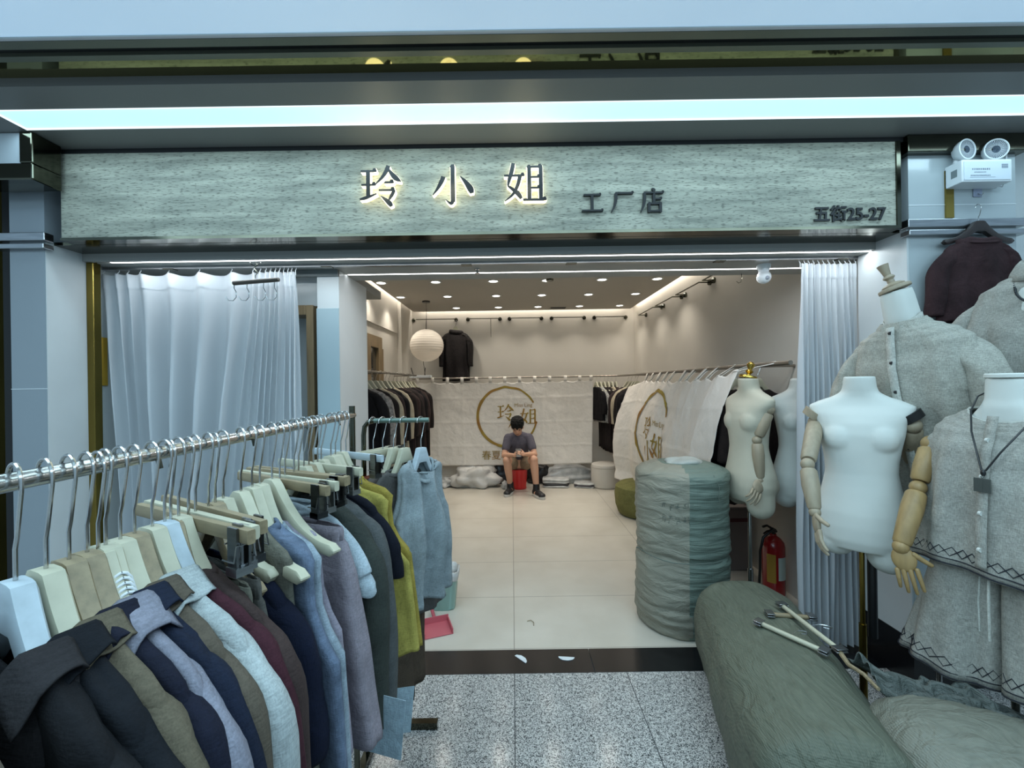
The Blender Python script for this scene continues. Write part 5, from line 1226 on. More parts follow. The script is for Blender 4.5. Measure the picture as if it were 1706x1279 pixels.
# ================================================================ inside the shop
ZR = 1.65
rod_m = mat('rod_grey', (150, 142, 132), 0.35, metal=0.8)
r1 = tag(MB().tube([(-1.52, 6.42, ZR), (1.62, 6.42, ZR)], 0.012, 12).build('hanging_rail', rod_m), 'long grey rail along the back wall that carries the first banner', 'rail')
MB().tube([(-1.50, 6.42, ZR), (-1.50, 6.79, ZR)], .010, 8).build('bracket', rod_m, r1); MB().tube([(0.0, 6.42, ZR), (0.0, 6.79, ZR)], .010, 8).build('bracket', rod_m, r1)
r2 = tag(MB().tube([(1.62, 6.42, ZR), (1.62, 2.44, ZR)], 0.014, 12).build('hanging_rail', rod_m), 'grey rail along the right wall that carries the slanting banner', 'rail')
for y in (2.95, 4.4, 5.9): MB().tube([(1.62, y, ZR), (1.985, y, ZR)], .010, 8).build('bracket', rod_m, r2)
r3 = tag(MB().tube([(-1.36, 3.15, 1.69), (-1.36, 5.95, 1.69)], 0.012, 12).build('hanging_rail', rod_m), 'grey rail with dark coats along the left wall of the shop', 'rail')
for y in (3.3, 4.6, 5.9): MB().tube([(-1.36, y, 1.69), (-1.655, y, 1.69)], .010, 8).build('bracket', rod_m, r3)

ban_m = cloth(226, 220, 212, namt=0.04, weave=0.12, nscale=8)
def gold_print():
    m, nt, b = nodemat('gold_print'); L = nt.links.new
    tc = nt.nodes.new('ShaderNodeTexCoord'); nz = nt.nodes.new('ShaderNodeTexNoise'); nz.inputs['Scale'].default_value = 5; L(tc.outputs['Object'], nz.inputs['Vector'])
    cr = nt.nodes.new('ShaderNodeValToRGB'); e = cr.color_ramp.elements; e[0].position = .35; e[0].color = srgb(148, 104, 44); e[1].position = .65; e[1].color = srgb(150, 132, 50); L(nz.outputs[0], cr.inputs[0]); L(cr.outputs[0], b.inputs['Base Color']); b.inputs['Roughness'].default_value = .7
    return m
M['print'] = gold_print()
def banner(name, label, fn, loc, tabs, prints, tab_len=0.06):
    """fn(u, v) -> world point on the cloth (u 0..1 left to right, v 0..1 top to bottom), seen side out"""
    root = thing(name, label, 'banner', loc); o = Vector(loc)
    MB().grid(lambda u, v: fn(u, v) - o, 150, 74).build('banner_cloth', ban_m, root, smooth=180, mods=[('SOLIDIFY', dict(thickness=0.002))])
    def off(u, v, d=0.009):
        p = fn(u, v); a = fn(min(u + .004, 1), v) - fn(max(u - .004, 0), v); b = fn(u, min(v + .004, 1)) - fn(u, max(v - .004, 0))
        n = a.cross(b).normalized()
        if n.dot(Vector((0.2, 0, 1.55)) - p) < 0: n = -n
        return p + n * d - o
    Wd, Hd = prints['w'], prints['h']
    rr = []; N_ = 110
    for i in range(N_ + 1):
        a = R(27 + (350 - 27) * i / N_); hw = .022 * (0.55 + 0.45 * math.sin(PI * i / N_)) * (1 + 0.25 * noise.noise(Vector((i * .15, 2, 3)))); c = prints['c']; r = prints['r']
        rr.append([off((c[0] + (r + q) * math.cos(a)) / Wd, (c[1] - (r + q) * math.sin(a)) / Hd) for q in (-hw, 0, hw)])
    MB().loft(rr, False, False, closed=False).build('printed_ring', M['print'], root, smooth=180)
    for ch, x, y, s in prints['glyphs']:
        g = MB()
        for L_, R_ in stroke_polys(ch):
            rings = []
            for (lx, ly), (rx, ry) in zip(L_, R_):
                rings.append([off((x + q[0] * s / 100) / Wd, (y - q[1] * s / 100) / Hd) for q in ((lx, ly), ((lx + rx) / 2, (ly + ry) / 2), (rx, ry))])
            full = []
            for a_, b_ in zip(rings[:-1], rings[1:]): full += [a_, [p * .5 + q * .5 for p, q in zip(a_, b_)]]
            g.loft(full + [rings[-1]], False, False, closed=False)
        g.build('printed_character', M['print'], root, smooth=180)
    for tx, x, y, s, nm in prints['texts']:
        f = font_mesh(tx, s); f.v = [tuple(off((x + a) / Wd, (y - c) / Hd, .010)) for a, b, c in f.v]; f.build(nm, M['print'], root, smooth=180)
    for u, p0 in tabs:
        a = fn(u, 0.01); w_ = prints['tabw']; d = (fn(min(u + .01, 1), 0.0) - fn(max(u - .01, 0), 0.0)).normalized() * w_
        p0 = Vector(p0); rd = (p0 - o); base = a - o
        side = Vector(prints['side']) * 0.016
        ring = []
        for q in (base + Vector((0, 0, -.02)) , base * .4 + (rd + side) * .6, rd + side, rd + Vector((0, 0, .016)), rd - side, base * .4 + (rd - side) * .6 - side * .3, base - side * .4):
            ring.append([q - d, q + d])
        MB().loft(ring, False, False, closed=False).build('hanging_loop', ban_m, root, smooth=180, mods=[('SOLIDIFY', dict(thickness=0.0025))])
    return root
def crease(x, y, seed):
    c = 0.010 * noise.noise(Vector((x * 2.4, y * 2.0, seed))) + 0.007 * abs(noise.noise(Vector((x * 4 + 3, y * 4, seed + 3)))) + 0.002 * noise.noise(Vector((x * 14, y * 14, seed)))
    for k in (0.33, 0.72, 1.02, 1.45, 1.95, 2.35): c += 0.003 * math.exp(-((x - k) / .014) ** 2)
    for k in (0.25, 0.62, 0.98): c += 0.0035 * math.exp(-((y - k) / .012) ** 2)
    return c
BX0, BX1, BZ1, BZ0 = -1.485, 1.24, 1.600, 0.325
tabpx = [696, 721, 746, 770, 794, 817, 841, 866, 891, 916, 942, 966, 986]
tu = []
for p in tabpx: tu.append(min(max((at(p, 627, 6.42).x - BX0) / (BX1 - BX0), 0.012), .988))
def b1(u, v):
    x = u * (BX1 - BX0); y = v * (BZ1 - BZ0)
    near = min(abs(u - t) for t in tu); sag = 0.022 * min(1, near * 30) * math.exp(-v * 9)
    return Vector((BX0 + x - 0.03 * (1 - v) * (0 if u > .02 else 0) + (0.035 * v * (1 - 2 * u)) , 6.415 - crease(x, y, 1.5) * 1.6 - 0.010 * math.sin(x * 9 + 1) * v, BZ1 - y - sag - 0.012 * math.sin(u * 3)))
banner('shop_banner', 'white cloth banner with gold ring on the back wall rail, behind the seated person', b1, (0, 6.42, 0.32),
       [(t, (BX0 + t * (BX1 - BX0), 6.42, ZR)) for t in tu],
       dict(w=BX1 - BX0, h=BZ1 - BZ0, c=(1.405, .535), r=.455, tabw=.024, side=(0, 1, 0),
            glyphs=[('玲', 1.245, .60, .265), ('小', 1.41, .765, .24), ('姐', 1.60, .665, .265)],
            texts=[('Miss Ling', 1.515, .385, .075, 'small_lettering'), ('春夏秋冬', 1.00, 1.175, .150, 'bottom_lettering')]))
stp = [1081, 1091, 1103, 1115, 1127, 1145, 1159, 1179, 1197, 1224, 1253, 1290]
sy = []
for p in stp:
    u0 = p - 853 - .3; sy.append(1.62 * 700 / u0)
SYF, SYN = 5.42, 2.78
st_ = [min(max((SYF - y) / (SYF - SYN), .01), .99) for y in sy]
def b2(u, v):
    x = u * 2.7; h = 1.30
    Y = SYF + (SYN - SYF) * u; Yb = 5.5 + (3.10 - 5.5) * u
    y_ = Y + (Yb - Y) * min(1, v * 1.15)
    bulge = 0.10 * math.sin(PI * min(v * 1.1, 1)) + 0.16 * v * (1 - u) ** 1.5
    X = 1.60 - 0.11 * u - bulge - 0.10 * max(0, 1 - u * 8) - crease(x, v * h, 7.7) * 1.8 - 0.018 * math.sin(x * 11 + v * 2) * min(1, .3 + v)
    near = min(abs(u - t) for t in st_); sag = 0.03 * min(1, near * 24) * math.exp(-v * 8)
    zt = 1.595 - 0.03 * math.sin(PI * u) + (0.0 if u < .86 else (u - .86) * .25) - 0.08 * max(0, 1 - u * 8)
    return Vector((X, y_, zt - sag - (zt - (.30 - 0.01 * math.sin(x * 5))) * v))
banner('shop_banner', 'slanting white cloth banner with gold ring and characters draped along the right wall rail', b2, (1.6, 4.2, 0.3),
       [(t, (1.62, y, ZR)) for t, y in zip(st_, sy)],
       dict(w=2.7, h=1.28, c=(1.16, .56), r=.455, tabw=.022, side=(1, 0, 0),
            glyphs=[('玲', 1.00, .62, .25), ('小', 1.10, .86, .25), ('姐', 1.30, .80, .28)],
            texts=[('Miss Ling', 1.28, .46, .08, 'small_lettering'), ('春夏秋冬', .80, 1.20, .150, 'bottom_lettering')]))

# ---------------------------------------------------------------- clothes on the shop's rails
def rail_hanger(loc, yaw, label, W=.19, kind='hanger_cream', group='hangers on the shop rails'):
    return hanger(loc, yaw, kind, 0.085, W, 'wood', label, group, r=.0018)
dk = [cloth(34, 28, 27), cloth(48, 38, 38), cloth(24, 22, 24), cloth(58, 46, 44), cloth(40, 34, 33)]
cream_k = cloth(176, 164, 142); patt = cloth(150, 142, 136, namt=.6, nscale=40); grey_k = cloth(120, 116, 112)
seq = [('black', dk[2]), ('grey patterned', patt), ('black-brown', dk[0]), ('cream', cream_k), ('dark brown', dk[1]), ('black', dk[2]), ('cream knitted', cream_k), ('brown-black', dk[0]), ('plum brown', dk[3]), ('black', dk[4]), ('brown', dk[1]), ('black', dk[2]), ('dark plum', dk[3]), ('black', dk[0])]
pos_words = ['nearest', 'second', 'third', 'fourth', 'fifth', 'sixth', 'seventh', 'eighth', 'ninth', 'tenth', 'eleventh', 'twelfth', 'thirteenth', 'farthest']
for i, (nm, mm) in enumerate(seq):
    y = 3.72 + i * 0.155 + 0.02 * math.sin(i * 3)
    lo = (-1.36, y, 1.69 - 0.085)
    rail_hanger(lo, R(-14 + 5 * math.sin(i)), 'hanger in the %s coat, %s from the entrance on left wall rail' % (nm, pos_words[i]))
    garment(lo, R(-14 + 5 * math.sin(i)), mm, '%s coat or top, %s from the entrance on the left wall rail' % (nm, pos_words[i]), L=(.86, .95, .72, 1.0)[i % 4], W=.215, T=.034, seed=50 + i, collar='', sleeve=.5, name='coat', cat='coat', res=26, levels=12, group='coats on the left wall rail')
seq = [('black', dk[2], .52), ('white striped', cloth(170, 168, 164, namt=.7, nscale=60), .55), ('black', dk[0], .95), ('dark ribbed', dk[4], 1.0), ('cream lace', cream_k, .5), ('dark purple-brown', dk[3], .8)]
for i, (nm, mm, L_) in enumerate(seq):
    x = 1.285 + i * 0.06; lo = (x, 6.42, ZR - .085)
    rail_hanger(lo, R(-72 - 3 * i), 'hanger of the %s piece, number %s from back banner edge' % (nm, ['one', 'two', 'three', 'four', 'five', 'six'][i]))
    garment(lo, R(-72 - 3 * i), mm, '%s garment, %s from the edge of back banner on the rail' % (nm, pos_words[i]), L=L_, W=.20, T=.026, seed=80 + i, collar='', sleeve=.35, name='garment', cat='garment', res=26, levels=12, group='garments right of the back banner')
for i, (y, nm, mm) in enumerate(((5.95, 'dark brown', dk[1]), (5.78, 'pale cream', cream_k), (5.62, 'brown-black', dk[0]), (5.5, 'black', dk[2]), (3.22, 'black fur-trimmed', dk[2]), (3.08, 'dark brown-black', dk[0]), (2.94, 'black', dk[4]))):
    lo = (1.64 if y > 5 else 1.72, y, ZR - .085)
    rail_hanger(lo, R(8), 'hanger of the %s coat %s' % (nm, ('past the slanting banner, ' + pos_words[3 - i] + ' to it') if y > 5 else ('behind the sideways form, ' + ['farthest', 'middle', 'nearest'][i - 4] + ' of three')))
    garment(lo, R(8), mm, '%s coat on right rail %s' % (nm, ('past the slanting banner, ' + pos_words[3 - i] + ' to it') if y > 5 else ('behind the sideways form, ' + ['farthest', 'middle', 'nearest'][i - 4] + ' of three')), L=.80, W=.215, T=.04, seed=90 + i, collar='', sleeve=.45, name='coat', cat='coat', res=26, levels=12, group='coats on the right wall rail')
# black fur coat hanging high on the back wall
fur = mat('black_fur', (26, 20, 20), .95, nscale=30, namt=.5, bump=1.0, bscale=55)
hp = at(762, 541, 6.68)
rail_hanger(hp, 0, 'hanger of the fluffy black coat high on the back wall', W=.16)
fc = garment(hp, 0, fur, 'fluffy black fur coat hanging high on the back wall beside the paper lantern', L=.80, W=.20, T=.06, seed=70, collar='', sleeve=.50, name='fur_coat', cat='coat', flare=1.05, res=40)
MB().tube([(.09 * math.cos(R(-60 + 300 * k / 20) - R(90)), .06 * math.sin(R(-60 + 300 * k / 20) - R(90)), -.02 - .02 * math.sin(k / 20 * PI)) for k in range(21)], .035, 10).build('fur_collar', fur, fc, smooth=180)
# wall hooks rails
def wall_bar(p0, p1, out, label):
    p0, p1, out = Vector(p0), Vector(p1), Vector(out)
    t = thing('display_bar', label, 'display bar', p0, group=None)
    a = Vector((0, 0, 0)); b = p1 - p0; d = b.normalized() * .04
    MB().tube([a + out, a, b, b + out], .007, 8).build('bar', M['dark_steel'], t)
    for q in (a + out, b + out):
        n = out.normalized(); mb = MB().tube([q - n * .022, q - n * .002], .030, 16); mb.build('rosette', M['dark_steel'], t)
    return t
for k, (x0, x1) in enumerate(((690, 762), (782, 836), (852, 906), (923, 978), (995, 1048))):
    q0, q1 = at(x0, 527 + k * 1.0, 6.70), at(x1, 528 + k * 1.0, 6.70); q0.z = q1.z = 2.60
    w_b = wall_bar(q0, q1, (0, .098, 0), 'thin dark wall display bar, %s from the left under the back cove light' % wd[k])
    if k == 1: MB().tube([(q1.x - q0.x) * .72 * Vector((1, 0, 0)), (q1.x - q0.x) * .72 * Vector((1, 0, 0)) + Vector((0, -.004, -.30))], .004, 6).build('hook_rod', M['dark_steel'], w_b)
for k, (y0, y1) in enumerate(((6.15, 5.52), (5.44, 4.86), (4.76, 4.17), (4.09, 3.5))):
    wall_bar((1.87, y0, 2.53), (1.87, y1, 2.53), (.118, 0, 0), 'thin dark display bar on the right wall, %s from the back corner' % wd[k])

# paper lantern
lx = at(713, 571, 5.85)
ln = thing('paper_lantern', 'round white paper lantern on a thin black cord at the back left of the shop', 'pendant lamp', (lx.x, 5.85, 2.72))
prof = []
for i in range(91):
    t = PI * (0.06 + 0.88 * i / 90); prof.append(((.232 * math.sin(t)) * (1 + .006 * math.sin(i * PI / 2.5)), -.225 * math.cos(t)))
paper, nt_, b_ = nodemat('rice_paper'); b_.inputs['Base Color'].default_value = srgb(220, 212, 202); b_.inputs['Roughness'].default_value = .9
tr_ = nt_.nodes.new('ShaderNodeBsdfTranslucent'); tr_.inputs[0].default_value = srgb(232, 224, 210); ms_ = nt_.nodes.new('ShaderNodeMixShader'); ms_.inputs[0].default_value = .35
nt_.links.new(b_.outputs[0], ms_.inputs[1]); nt_.links.new(tr_.outputs[0], ms_.inputs[2]); nt_.links.new(ms_.outputs[0], nt_.nodes['Material Output'].inputs[0])
zc_ = lx.z - 2.72
rings = [[(r * math.cos(2 * PI * k / 40), r * math.sin(2 * PI * k / 40), zc_ + h + .003 * noise.noise(Vector((k * .3, h * 20, 1)))) for k in range(40)] for r, h in prof]
MB().loft(rings, False, False).build('lamp_shade', paper, ln, smooth=180)
MB().tube([(0, 0, 0), (0, 0, zc_ + .12)], .003, 6).build('cord', M['black_plastic'], ln)
MB().lathe([(.055, 0), (.055, -.018), (.001, -.02)], n=24).build('canopy', M['black_plastic'], ln)
ld = bpy.data.lights.new('light_lantern', 'POINT'); ld.energy = 0.5; ld.color = (1, .97, .92); ld.shadow_soft_size = .05
lo_ = bpy.data.objects.new('light_lantern', ld); COL.objects.link(lo_); lo_.parent = ln; lo_.location = (0, 0, zc_)

# ---------------------------------------------------------------- things on the floor along the back
q = Vector((1.37, 6.28, 0))
t = thing('round_stool', 'low round white stool at the foot of the back rail clothes', 'stool', q)
MB().lathe([(.185, 0), (.20, .01), (.205, .03), (.205, .30), (.195, .335), (.17, .35), (.001, .355)], n=40).build('stool_body', mat('stool_white', (196, 190, 180), .6), t)
MB().lathe([(.207, .296), (.209, .300), (.207, .304)], n=40).build('seam', M['ceil_warm'], t)
t = thing('round_ottoman', 'olive green upholstered round ottoman under the slanting banner', 'ottoman', (1.52, 4.95, 0))
MB().lathe([(.27, 0.012), (.285, .03), (.315, .12), (.325, .24), (.31, .33), (.26, .365), (.001, .375)], n=40).build('ottoman_body', cloth(112, 110, 66, namt=.2), t)
MB().lathe([(.25, 0), (.25, .014)], n=30).build('plinth', M['dark'], t)
def lump(name, label, cat, c, dims, m, seed, amp=.25, freq=3, n=40, k=26, flat=.0, folds=0):
    root = thing(name, label, cat, c); rings = []
    for i in range(k + 1):
        t_ = PI * i / k; ring = []
        for j in range(n):
            a = 2 * PI * j / n; d = Vector((math.sin(t_) * math.cos(a), math.sin(t_) * math.sin(a), -math.cos(t_)))
            f = 1 + amp * noise.noise(d * freq * .5 + Vector((seed, 0, 0))) + amp * .5 * abs(noise.noise(d * freq * 1.6 + Vector((0, seed, 0)))) + folds * math.sin(a * 9 + d.z * 5 + seed) * .05
            ring.append((d.x * dims[0] * f, d.y * dims[1] * f, max(0.001, dims[2] * .42 + d.z * dims[2] * .62 * f)))
        rings.append(ring)
    MB().loft(rings).build('bag_body', m, root, smooth=180)
    return root
poly_w = mat('white_poly', (200, 198, 194), .35, nscale=6, namt=.12, bump=.4, bscale=14)
clear_p = mat('clear_bag', (186, 186, 184), .18, nscale=10, namt=.3, bump=.6, bscale=20)
blk_bag = mat('black_bag', (36, 34, 36), .3, bump=.4, bscale=18)
lump('white_sack', 'big crumpled white sack lying on the floor left of the seated person', 'sack', (-.58, 6.42, 0), (.34, .22, .30), poly_w, 2.2, .35, 3.4, folds=1)
lump('plastic_bag', 'small clear plastic bag at the left foot of the back banner', 'bag', (-1.06, 6.42, 0), (.13, .11, .13), clear_p, 5.2, .5, 4)
lump('plastic_bag', 'tiny clear bag beside the left shoe of the seated person', 'bag', (-.115, 6.22, 0), (.06, .06, .11), clear_p, 9.1, .4, 4)
lump('black_bag', 'black bag behind the seated person, right of the red bucket', 'bag', (.40, 6.60, 0), (.20, .12, .27), blk_bag, 6.1, .3, 3)
lump('black_bag', 'dark bag under the banner between white sack and person', 'bag', (-.16, 6.62, 0), (.20, .11, .30), blk_bag, 3.1, .3, 3)
lump('clear_bag_bundle', 'long crumpled transparent bag of clothes lying under right half of back banner', 'bag', (.86, 6.58, 0), (.40, .13, .26), clear_p, 12.1, .35, 4)
def pack(name, label, c, dims, rz, m1_, m2_, seed, nlay=4):
    t = thing(name, label, 'folded clothes', c, (0, 0, rz))
    for k in range(nlay):
        z0 = dims[2] * k / nlay; h = dims[2] / nlay
        mb = MB().loft([ering(0, 0, z0 + h * f, dims[0] * g, dims[1] * g, 40, .004, seed + k, 6, sq=6) for f, g in ((0.02, .94), (.3, 1), (.7, 1), (.98, .93))])
        mb.build('folded_layer', (m1_, m2_)[k % 2] if k < nlay - 1 else m1_, t, smooth=50)
    return t
pack('folded_garments', 'stack of folded white and black striped garments in clear wrap right of the seated person', (.64, 6.34, 0), (.20, .13, .13), R(-8), clear_p, blk_bag, 2)
pack('folded_garments', 'smaller folded grey and white garment pack near the white stool', (1.06, 6.28, 0), (.15, .11, .07), R(-14), clear_p, cloth(90, 86, 90), 4, 3)
bxg = tag(BX(-.16, .16, -.2, .2, 0, .52).build('storage_box', mat('grey_box', (112, 104, 102), .7), smooth=0, mods=BEV(.01)), 'plain grey storage box by the right wall, behind the pole of the sideways form', 'box'); bxg.location = (1.76, 3.62, 0)
BX(-.162, .162, -.202, .202, .40, .43).build('maroon_band', mat('maroon', (70, 26, 32), .6), bxg, smooth=0)

# ---------------------------------------------------------------- seated person
PB = Vector((0.085, 6.25, 0))
bk = thing('bucket', 'upturned bright red bucket the person sits on', 'bucket', PB)
MB().lathe([(.098, 0), (.102, .004), (.125, .285), (.120, .29), (.001, .29)], n=36).build('bucket_body', mat('red_plastic', (196, 34, 34), .35), bk)
MB().lathe([(.104, .0), (.108, .006), (.108, .018), (.103, .022)], n=36).build('rim', mat('red_plastic_rim', (176, 28, 30), .35), bk)
skin = mat('skin', (196, 150, 124), .55, nscale=6, namt=.06)
pe = thing('person', 'person in grey t-shirt and khaki shorts sitting on red bucket, looking at a phone', 'person', PB)
def W_(x, y, z): return Vector((x, y, z)) - PB
hipL, hipR = W_(.00, 6.25, .375), W_(.17, 6.25, .375)
knL, knR = W_(-.085, 5.86, .485), W_(.285, 5.83, .495)
anL, anR = W_(-.045, 5.96, .115), W_(.315, 5.80, .11)
shL_, shR_ = W_(-.062, 6.05, .770), W_(.232, 6.05, .770)
elL, elR = W_(-.125, 5.93, .545), W_(.305, 5.92, .55)
wrL, wrR = W_(.005, 5.76, .575), W_(.165, 5.755, .585)
hd_ = W_(.066, 5.93, .945)
b = MB()
cap(b, W_(.085, 6.25, .40), W_(.085, 6.12, .72), .125, .13); cap(b, W_(.085, 6.08, .80), W_(.072, 5.98, .875), .055, .052)
for hp_, kn_, an_ in ((hipL, knL, anL), (hipR, knR, anR)):
    cap(b, hp_, kn_, .088, .060); cap(b, kn_, kn_ * .68 + an_ * .32, .057, .056); cap(b, kn_ * .68 + an_ * .32, an_, .056, .036); cap(b, an_, an_ + Vector((0, -.03, -.06)), .036, .040)
for s_, e_, w_ in ((shL_, elL, wrL), (shR_, elR, wrR)):
    cap(b, s_, e_, .052, .040); cap(b, e_, e_ * .6 + w_ * .4, .040, .038); cap(b, e_ * .6 + w_ * .4, w_, .038, .025)
# head, bent forward
HR = Matrix.Rotation(R(34), 3, 'X'); HRf = Matrix.Rotation(R(-4), 3, 'Z') @ HR
b.ball(hd_ + HRf @ Vector((0, .012, .018)), (.082, .098, .098), 20, 14, HRf)
b.ball(hd_ + HRf @ Vector((0, -.022, -.045)), (.064, .066, .074), 18, 12, HRf)
b.ball(hd_ + HRf @ Vector((0, -.088, -.022)), (.013, .018, .024), 10, 8, HRf)
for s in (-1, 1): b.ball(hd_ + HRf @ Vector((s * .078, .008, -.018)), (.010, .018, .030), 10, 8, HRf)
b.ball(hd_ + HRf @ Vector((0, -.078, -.066)), (.026, .010, .008), 10, 6, HRf)
# hands around the phone
hand_mb(wrL, Vector((.55, -.55, .18)), Vector((-.5, -.6, .3)), .95, .55, 1, mb=b)
hand_mb(wrR, Vector((-.60, -.50, .18)), Vector((.5, -.6, .3)), .95, .55, -1, mb=b)
blob('body', b, skin, pe, .0052, 3)
# face details
fb = MB()
for s in (-1, 1):
    fb.ball(hd_ + HRf @ Vector((s * .030, -.078, .000)), (.014, .007, .004), 10, 6, HRf)
fb.build('eyes', mat('eye_dark', (40, 28, 26), .5), pe, smooth=180)
eb = MB()
for s in (-1, 1): eb.ball(hd_ + HRf @ Vector((s * .032, -.079, .020)), (.020, .006, .004), 10, 6, HRf)
eb.build('eyebrows', mat('brow', (34, 26, 24), .8), pe, smooth=180)
mo = MB().ball(hd_ + HRf @ Vector((0, -.0865, -.066)), (.022, .005, .0045), 10, 6, HRf); mo.build('mouth', mat('lip', (140, 84, 76), .5), pe, smooth=180)
h = MB()
h.ball(hd_ + HRf @ Vector((0, .028, .045)), (.098, .104, .092), 26, 16, HRf)
rg = random.Random(3)
for k in range(170):
    a = rg.uniform(0, 2 * PI); e = rg.uniform(.15, 1.35)
    d = Vector((math.cos(a) * math.sin(e), math.sin(a) * math.sin(e), math.cos(e)))
    p = Vector((d.x * .082, .028 + d.y * .090, .045 + d.z * .074)); h.ball(hd_ + HRf @ (p * rg.uniform(1.0, 1.10)), (.019, .019, .019), 7, 5)
for k in range(11): h.ball(hd_ + HRf @ Vector((-.070 + k * .014, -.078 + abs(k - 5) * .006, .046 - (k * 7 % 4) * .006)), (.013, .012, .030), 8, 6, HRf)
blob('hair', h, mat('black_hair', (9, 8, 9), .75, spec=.25), pe, .005, 1)
sh = MB()
cap(sh, W_(.085, 6.26, .42), W_(.085, 6.22, .52), .140, .145); cap(sh, W_(.085, 6.22, .52), W_(.085, 6.10, .72), .145, .150)
cap(sh, W_(-.03, 6.06, .775), W_(.085, 6.05, .80), .066, .078); cap(sh, W_(.085, 6.05, .80), W_(.20, 6.06, .775), .078, .066); cap(sh, W_(.085, 6.10, .72), W_(.08, 6.04, .835), .12, .062)
for s_, e_ in ((shL_, elL), (shR_, elR)): cap(sh, s_, s_ * .42 + e_ * .58, .070, .062)
tee = cloth(92, 88, 98, namt=.12)
blob('t_shirt', sh, tee, pe, .007, 4)
so = MB(); cap(so, hipL + Vector((0, .02, 0)), hipR + Vector((0, .02, 0)), .118, .118)
cap(so, hipL, hipL * .30 + knL * .70, .112, .088); cap(so, hipR, hipR * .30 + knR * .70, .112, .088)
blob('shorts', so, cloth(142, 126, 106, namt=.1), pe, .008, 4)
shoe_b = mat('shoe_black', (26, 26, 28), .5, bump=.4, bscale=60); sole = mat('shoe_sole', (190, 188, 184), .5)
for an_, toe in ((anL, Vector((-.30, -1, 0))), (anR, Vector((.42, -1, 0)))):
    toe.normalize(); g = Vector((an_.x, an_.y, 0)) ; sd_ = Vector((-toe.y, toe.x, 0))
    kb = MB(); cap(kb, g + Vector((0, 0, .052)) + toe * -.03, g + toe * .12 + Vector((0, 0, .048)), .050, .044); cap(kb, g + Vector((0, 0, .075)) - toe * .006, g + Vector((0, 0, .095)) - toe * .006, .052, .048); kb.ball(g + toe * .165 + Vector((0, 0, .042)), (.050, .050, .040))
    s_o = blob('shoe', kb, shoe_b, pe, .006, 2)
    ring = lambda z, gr: [g + toe * (.07 + (.155 + gr) * math.cos(2 * PI * k / 28)) + sd_ * ((.055 + gr + .006 * math.cos(2 * PI * k / 28)) * math.sin(2 * PI * k / 28)) + Vector((0, 0, z)) for k in range(28)]
    MB().loft([ring(0.001, 0), ring(.014, .004), ring(.034, .001)]).build('sole', sole, s_o, smooth=60)
    lc = MB()
    for k in range(4):
        c_ = g + toe * (.045 + k * .022) + Vector((0, 0, .088 - k * .008)); lc.tube([c_ - sd_ * .02, c_ + Vector((0, 0, .004)), c_ + sd_ * .02], .003, 5)
    lc.build('laces', sole, s_o)
    MB().tube([g + Vector((0, -.010, .055)), g + Vector((0, -.004, .11)), g + Vector((0, .002, .165))], [.050, .048, .046], 18).build('sock', M['black_plastic'], pe)
pc = W_(.075, 5.70, .615) + PB
ph = tag(BX(-.036, .036, -.004, .004, -.074, .074).build('mobile_phone', M['black_plastic'], smooth=0, mods=BEV(.004)), 'dark mobile phone in the hands of the seated person', 'phone'); ph.location = pc; ph.rotation_euler = (R(-48), 0, R(4))
BX(-.028, -.008, .0035, .006, .04, .065).build('camera_bump', M['chrome'], ph, smooth=0)

# ---------------------------------------------------------------- small things near the entrance
wb = thing('waste_bin', 'pale mint green waste bin with a clear liner full of rubbish beside the small rack', 'bin', (-.50, 2.95, 0))
MB().loft([ering(0, 0, z, w_, w_ * .85, 32, sq=4) for z, w_ in ((0, .075), (.005, .08), (.235, .102), (.24, .106), (.25, .106), (.25, .100), (.20, .096), (.20, .001))]).build('bin_body', mat('mint_plastic', (142, 176, 168), .4), wb)
lr = []
for z, w_ in ((.20, .104), (.228, .110), (.256, .110), (.262, .100), (.245, .092)):
    lr.append([(p[0] * (1 + .06 * noise.noise(Vector((k * .8, z * 30, 0)))), p[1] * (1 + .06 * noise.noise(Vector((k * .8, z * 30, 4)))), p[2] + .010 * noise.noise(Vector((k * .6, 3, z)))) for k, p in enumerate(ering(0, 0, z, w_, w_ * .87, 40, sq=4))])
MB().loft(lr, False, False).build('bin_liner', clear_p, wb, smooth=180)
def scrap(c, d, m, seed):
    mb = MB(); rings = []
    for i in range(13):
        t_ = PI * i / 12; rings.append([Vector(c) + Vector((math.sin(t_) * math.cos(a) * d[0], math.sin(t_) * math.sin(a) * d[1], -math.cos(t_) * d[2])) * (1 + .5 * noise.noise(Vector((math.cos(a) * 1.6 + seed, math.sin(a) * 1.6, t_)))) for a in [2 * PI * k / 18 for k in range(18)]])
    return mb.loft(rings)
tag(scrap((-.525, 2.94, .285), (.045, .04, .05), 0, 3).build('crumpled_wrapper', mat('brown_wrapper', (92, 52, 30), .4, nscale=20, namt=.6), smooth=180), 'crumpled dark brown food wrapper in the mint bin', 'rubbish')
tag(scrap((-.455, 2.94, .272), (.05, .045, .04), 0, 7).build('crumpled_foil', mat('white_wrap', (210, 208, 204), .3, nscale=20, namt=.3), smooth=180), 'crumpled white plastic wrap in the mint bin', 'rubbish')
tag(scrap((-.49, 2.92, .235), (.08, .07, .035), 0, 11).build('rubbish_paper', clear_p, smooth=180), 'pale rubbish filling the mint bin under the wrappers', 'rubbish')
dp = thing('dustpan', 'pink dustpan lying on the floor in front of the mint bin', 'dustpan', (-.50, 2.66, 0), (0, 0, R(20)))
MB().prism([(-.09, .002), (.09, .002), (.09, .006), (-.09, .006)], -.08, .08).box(-.09, -.084, -.08, .08, .004, .035).box(.084, .09, -.08, .08, .004, .035).box(-.09, .09, .074, .08, .004, .045).build('pan', mat('pink_plastic', (190, 96, 104), .4), dp, smooth=30)
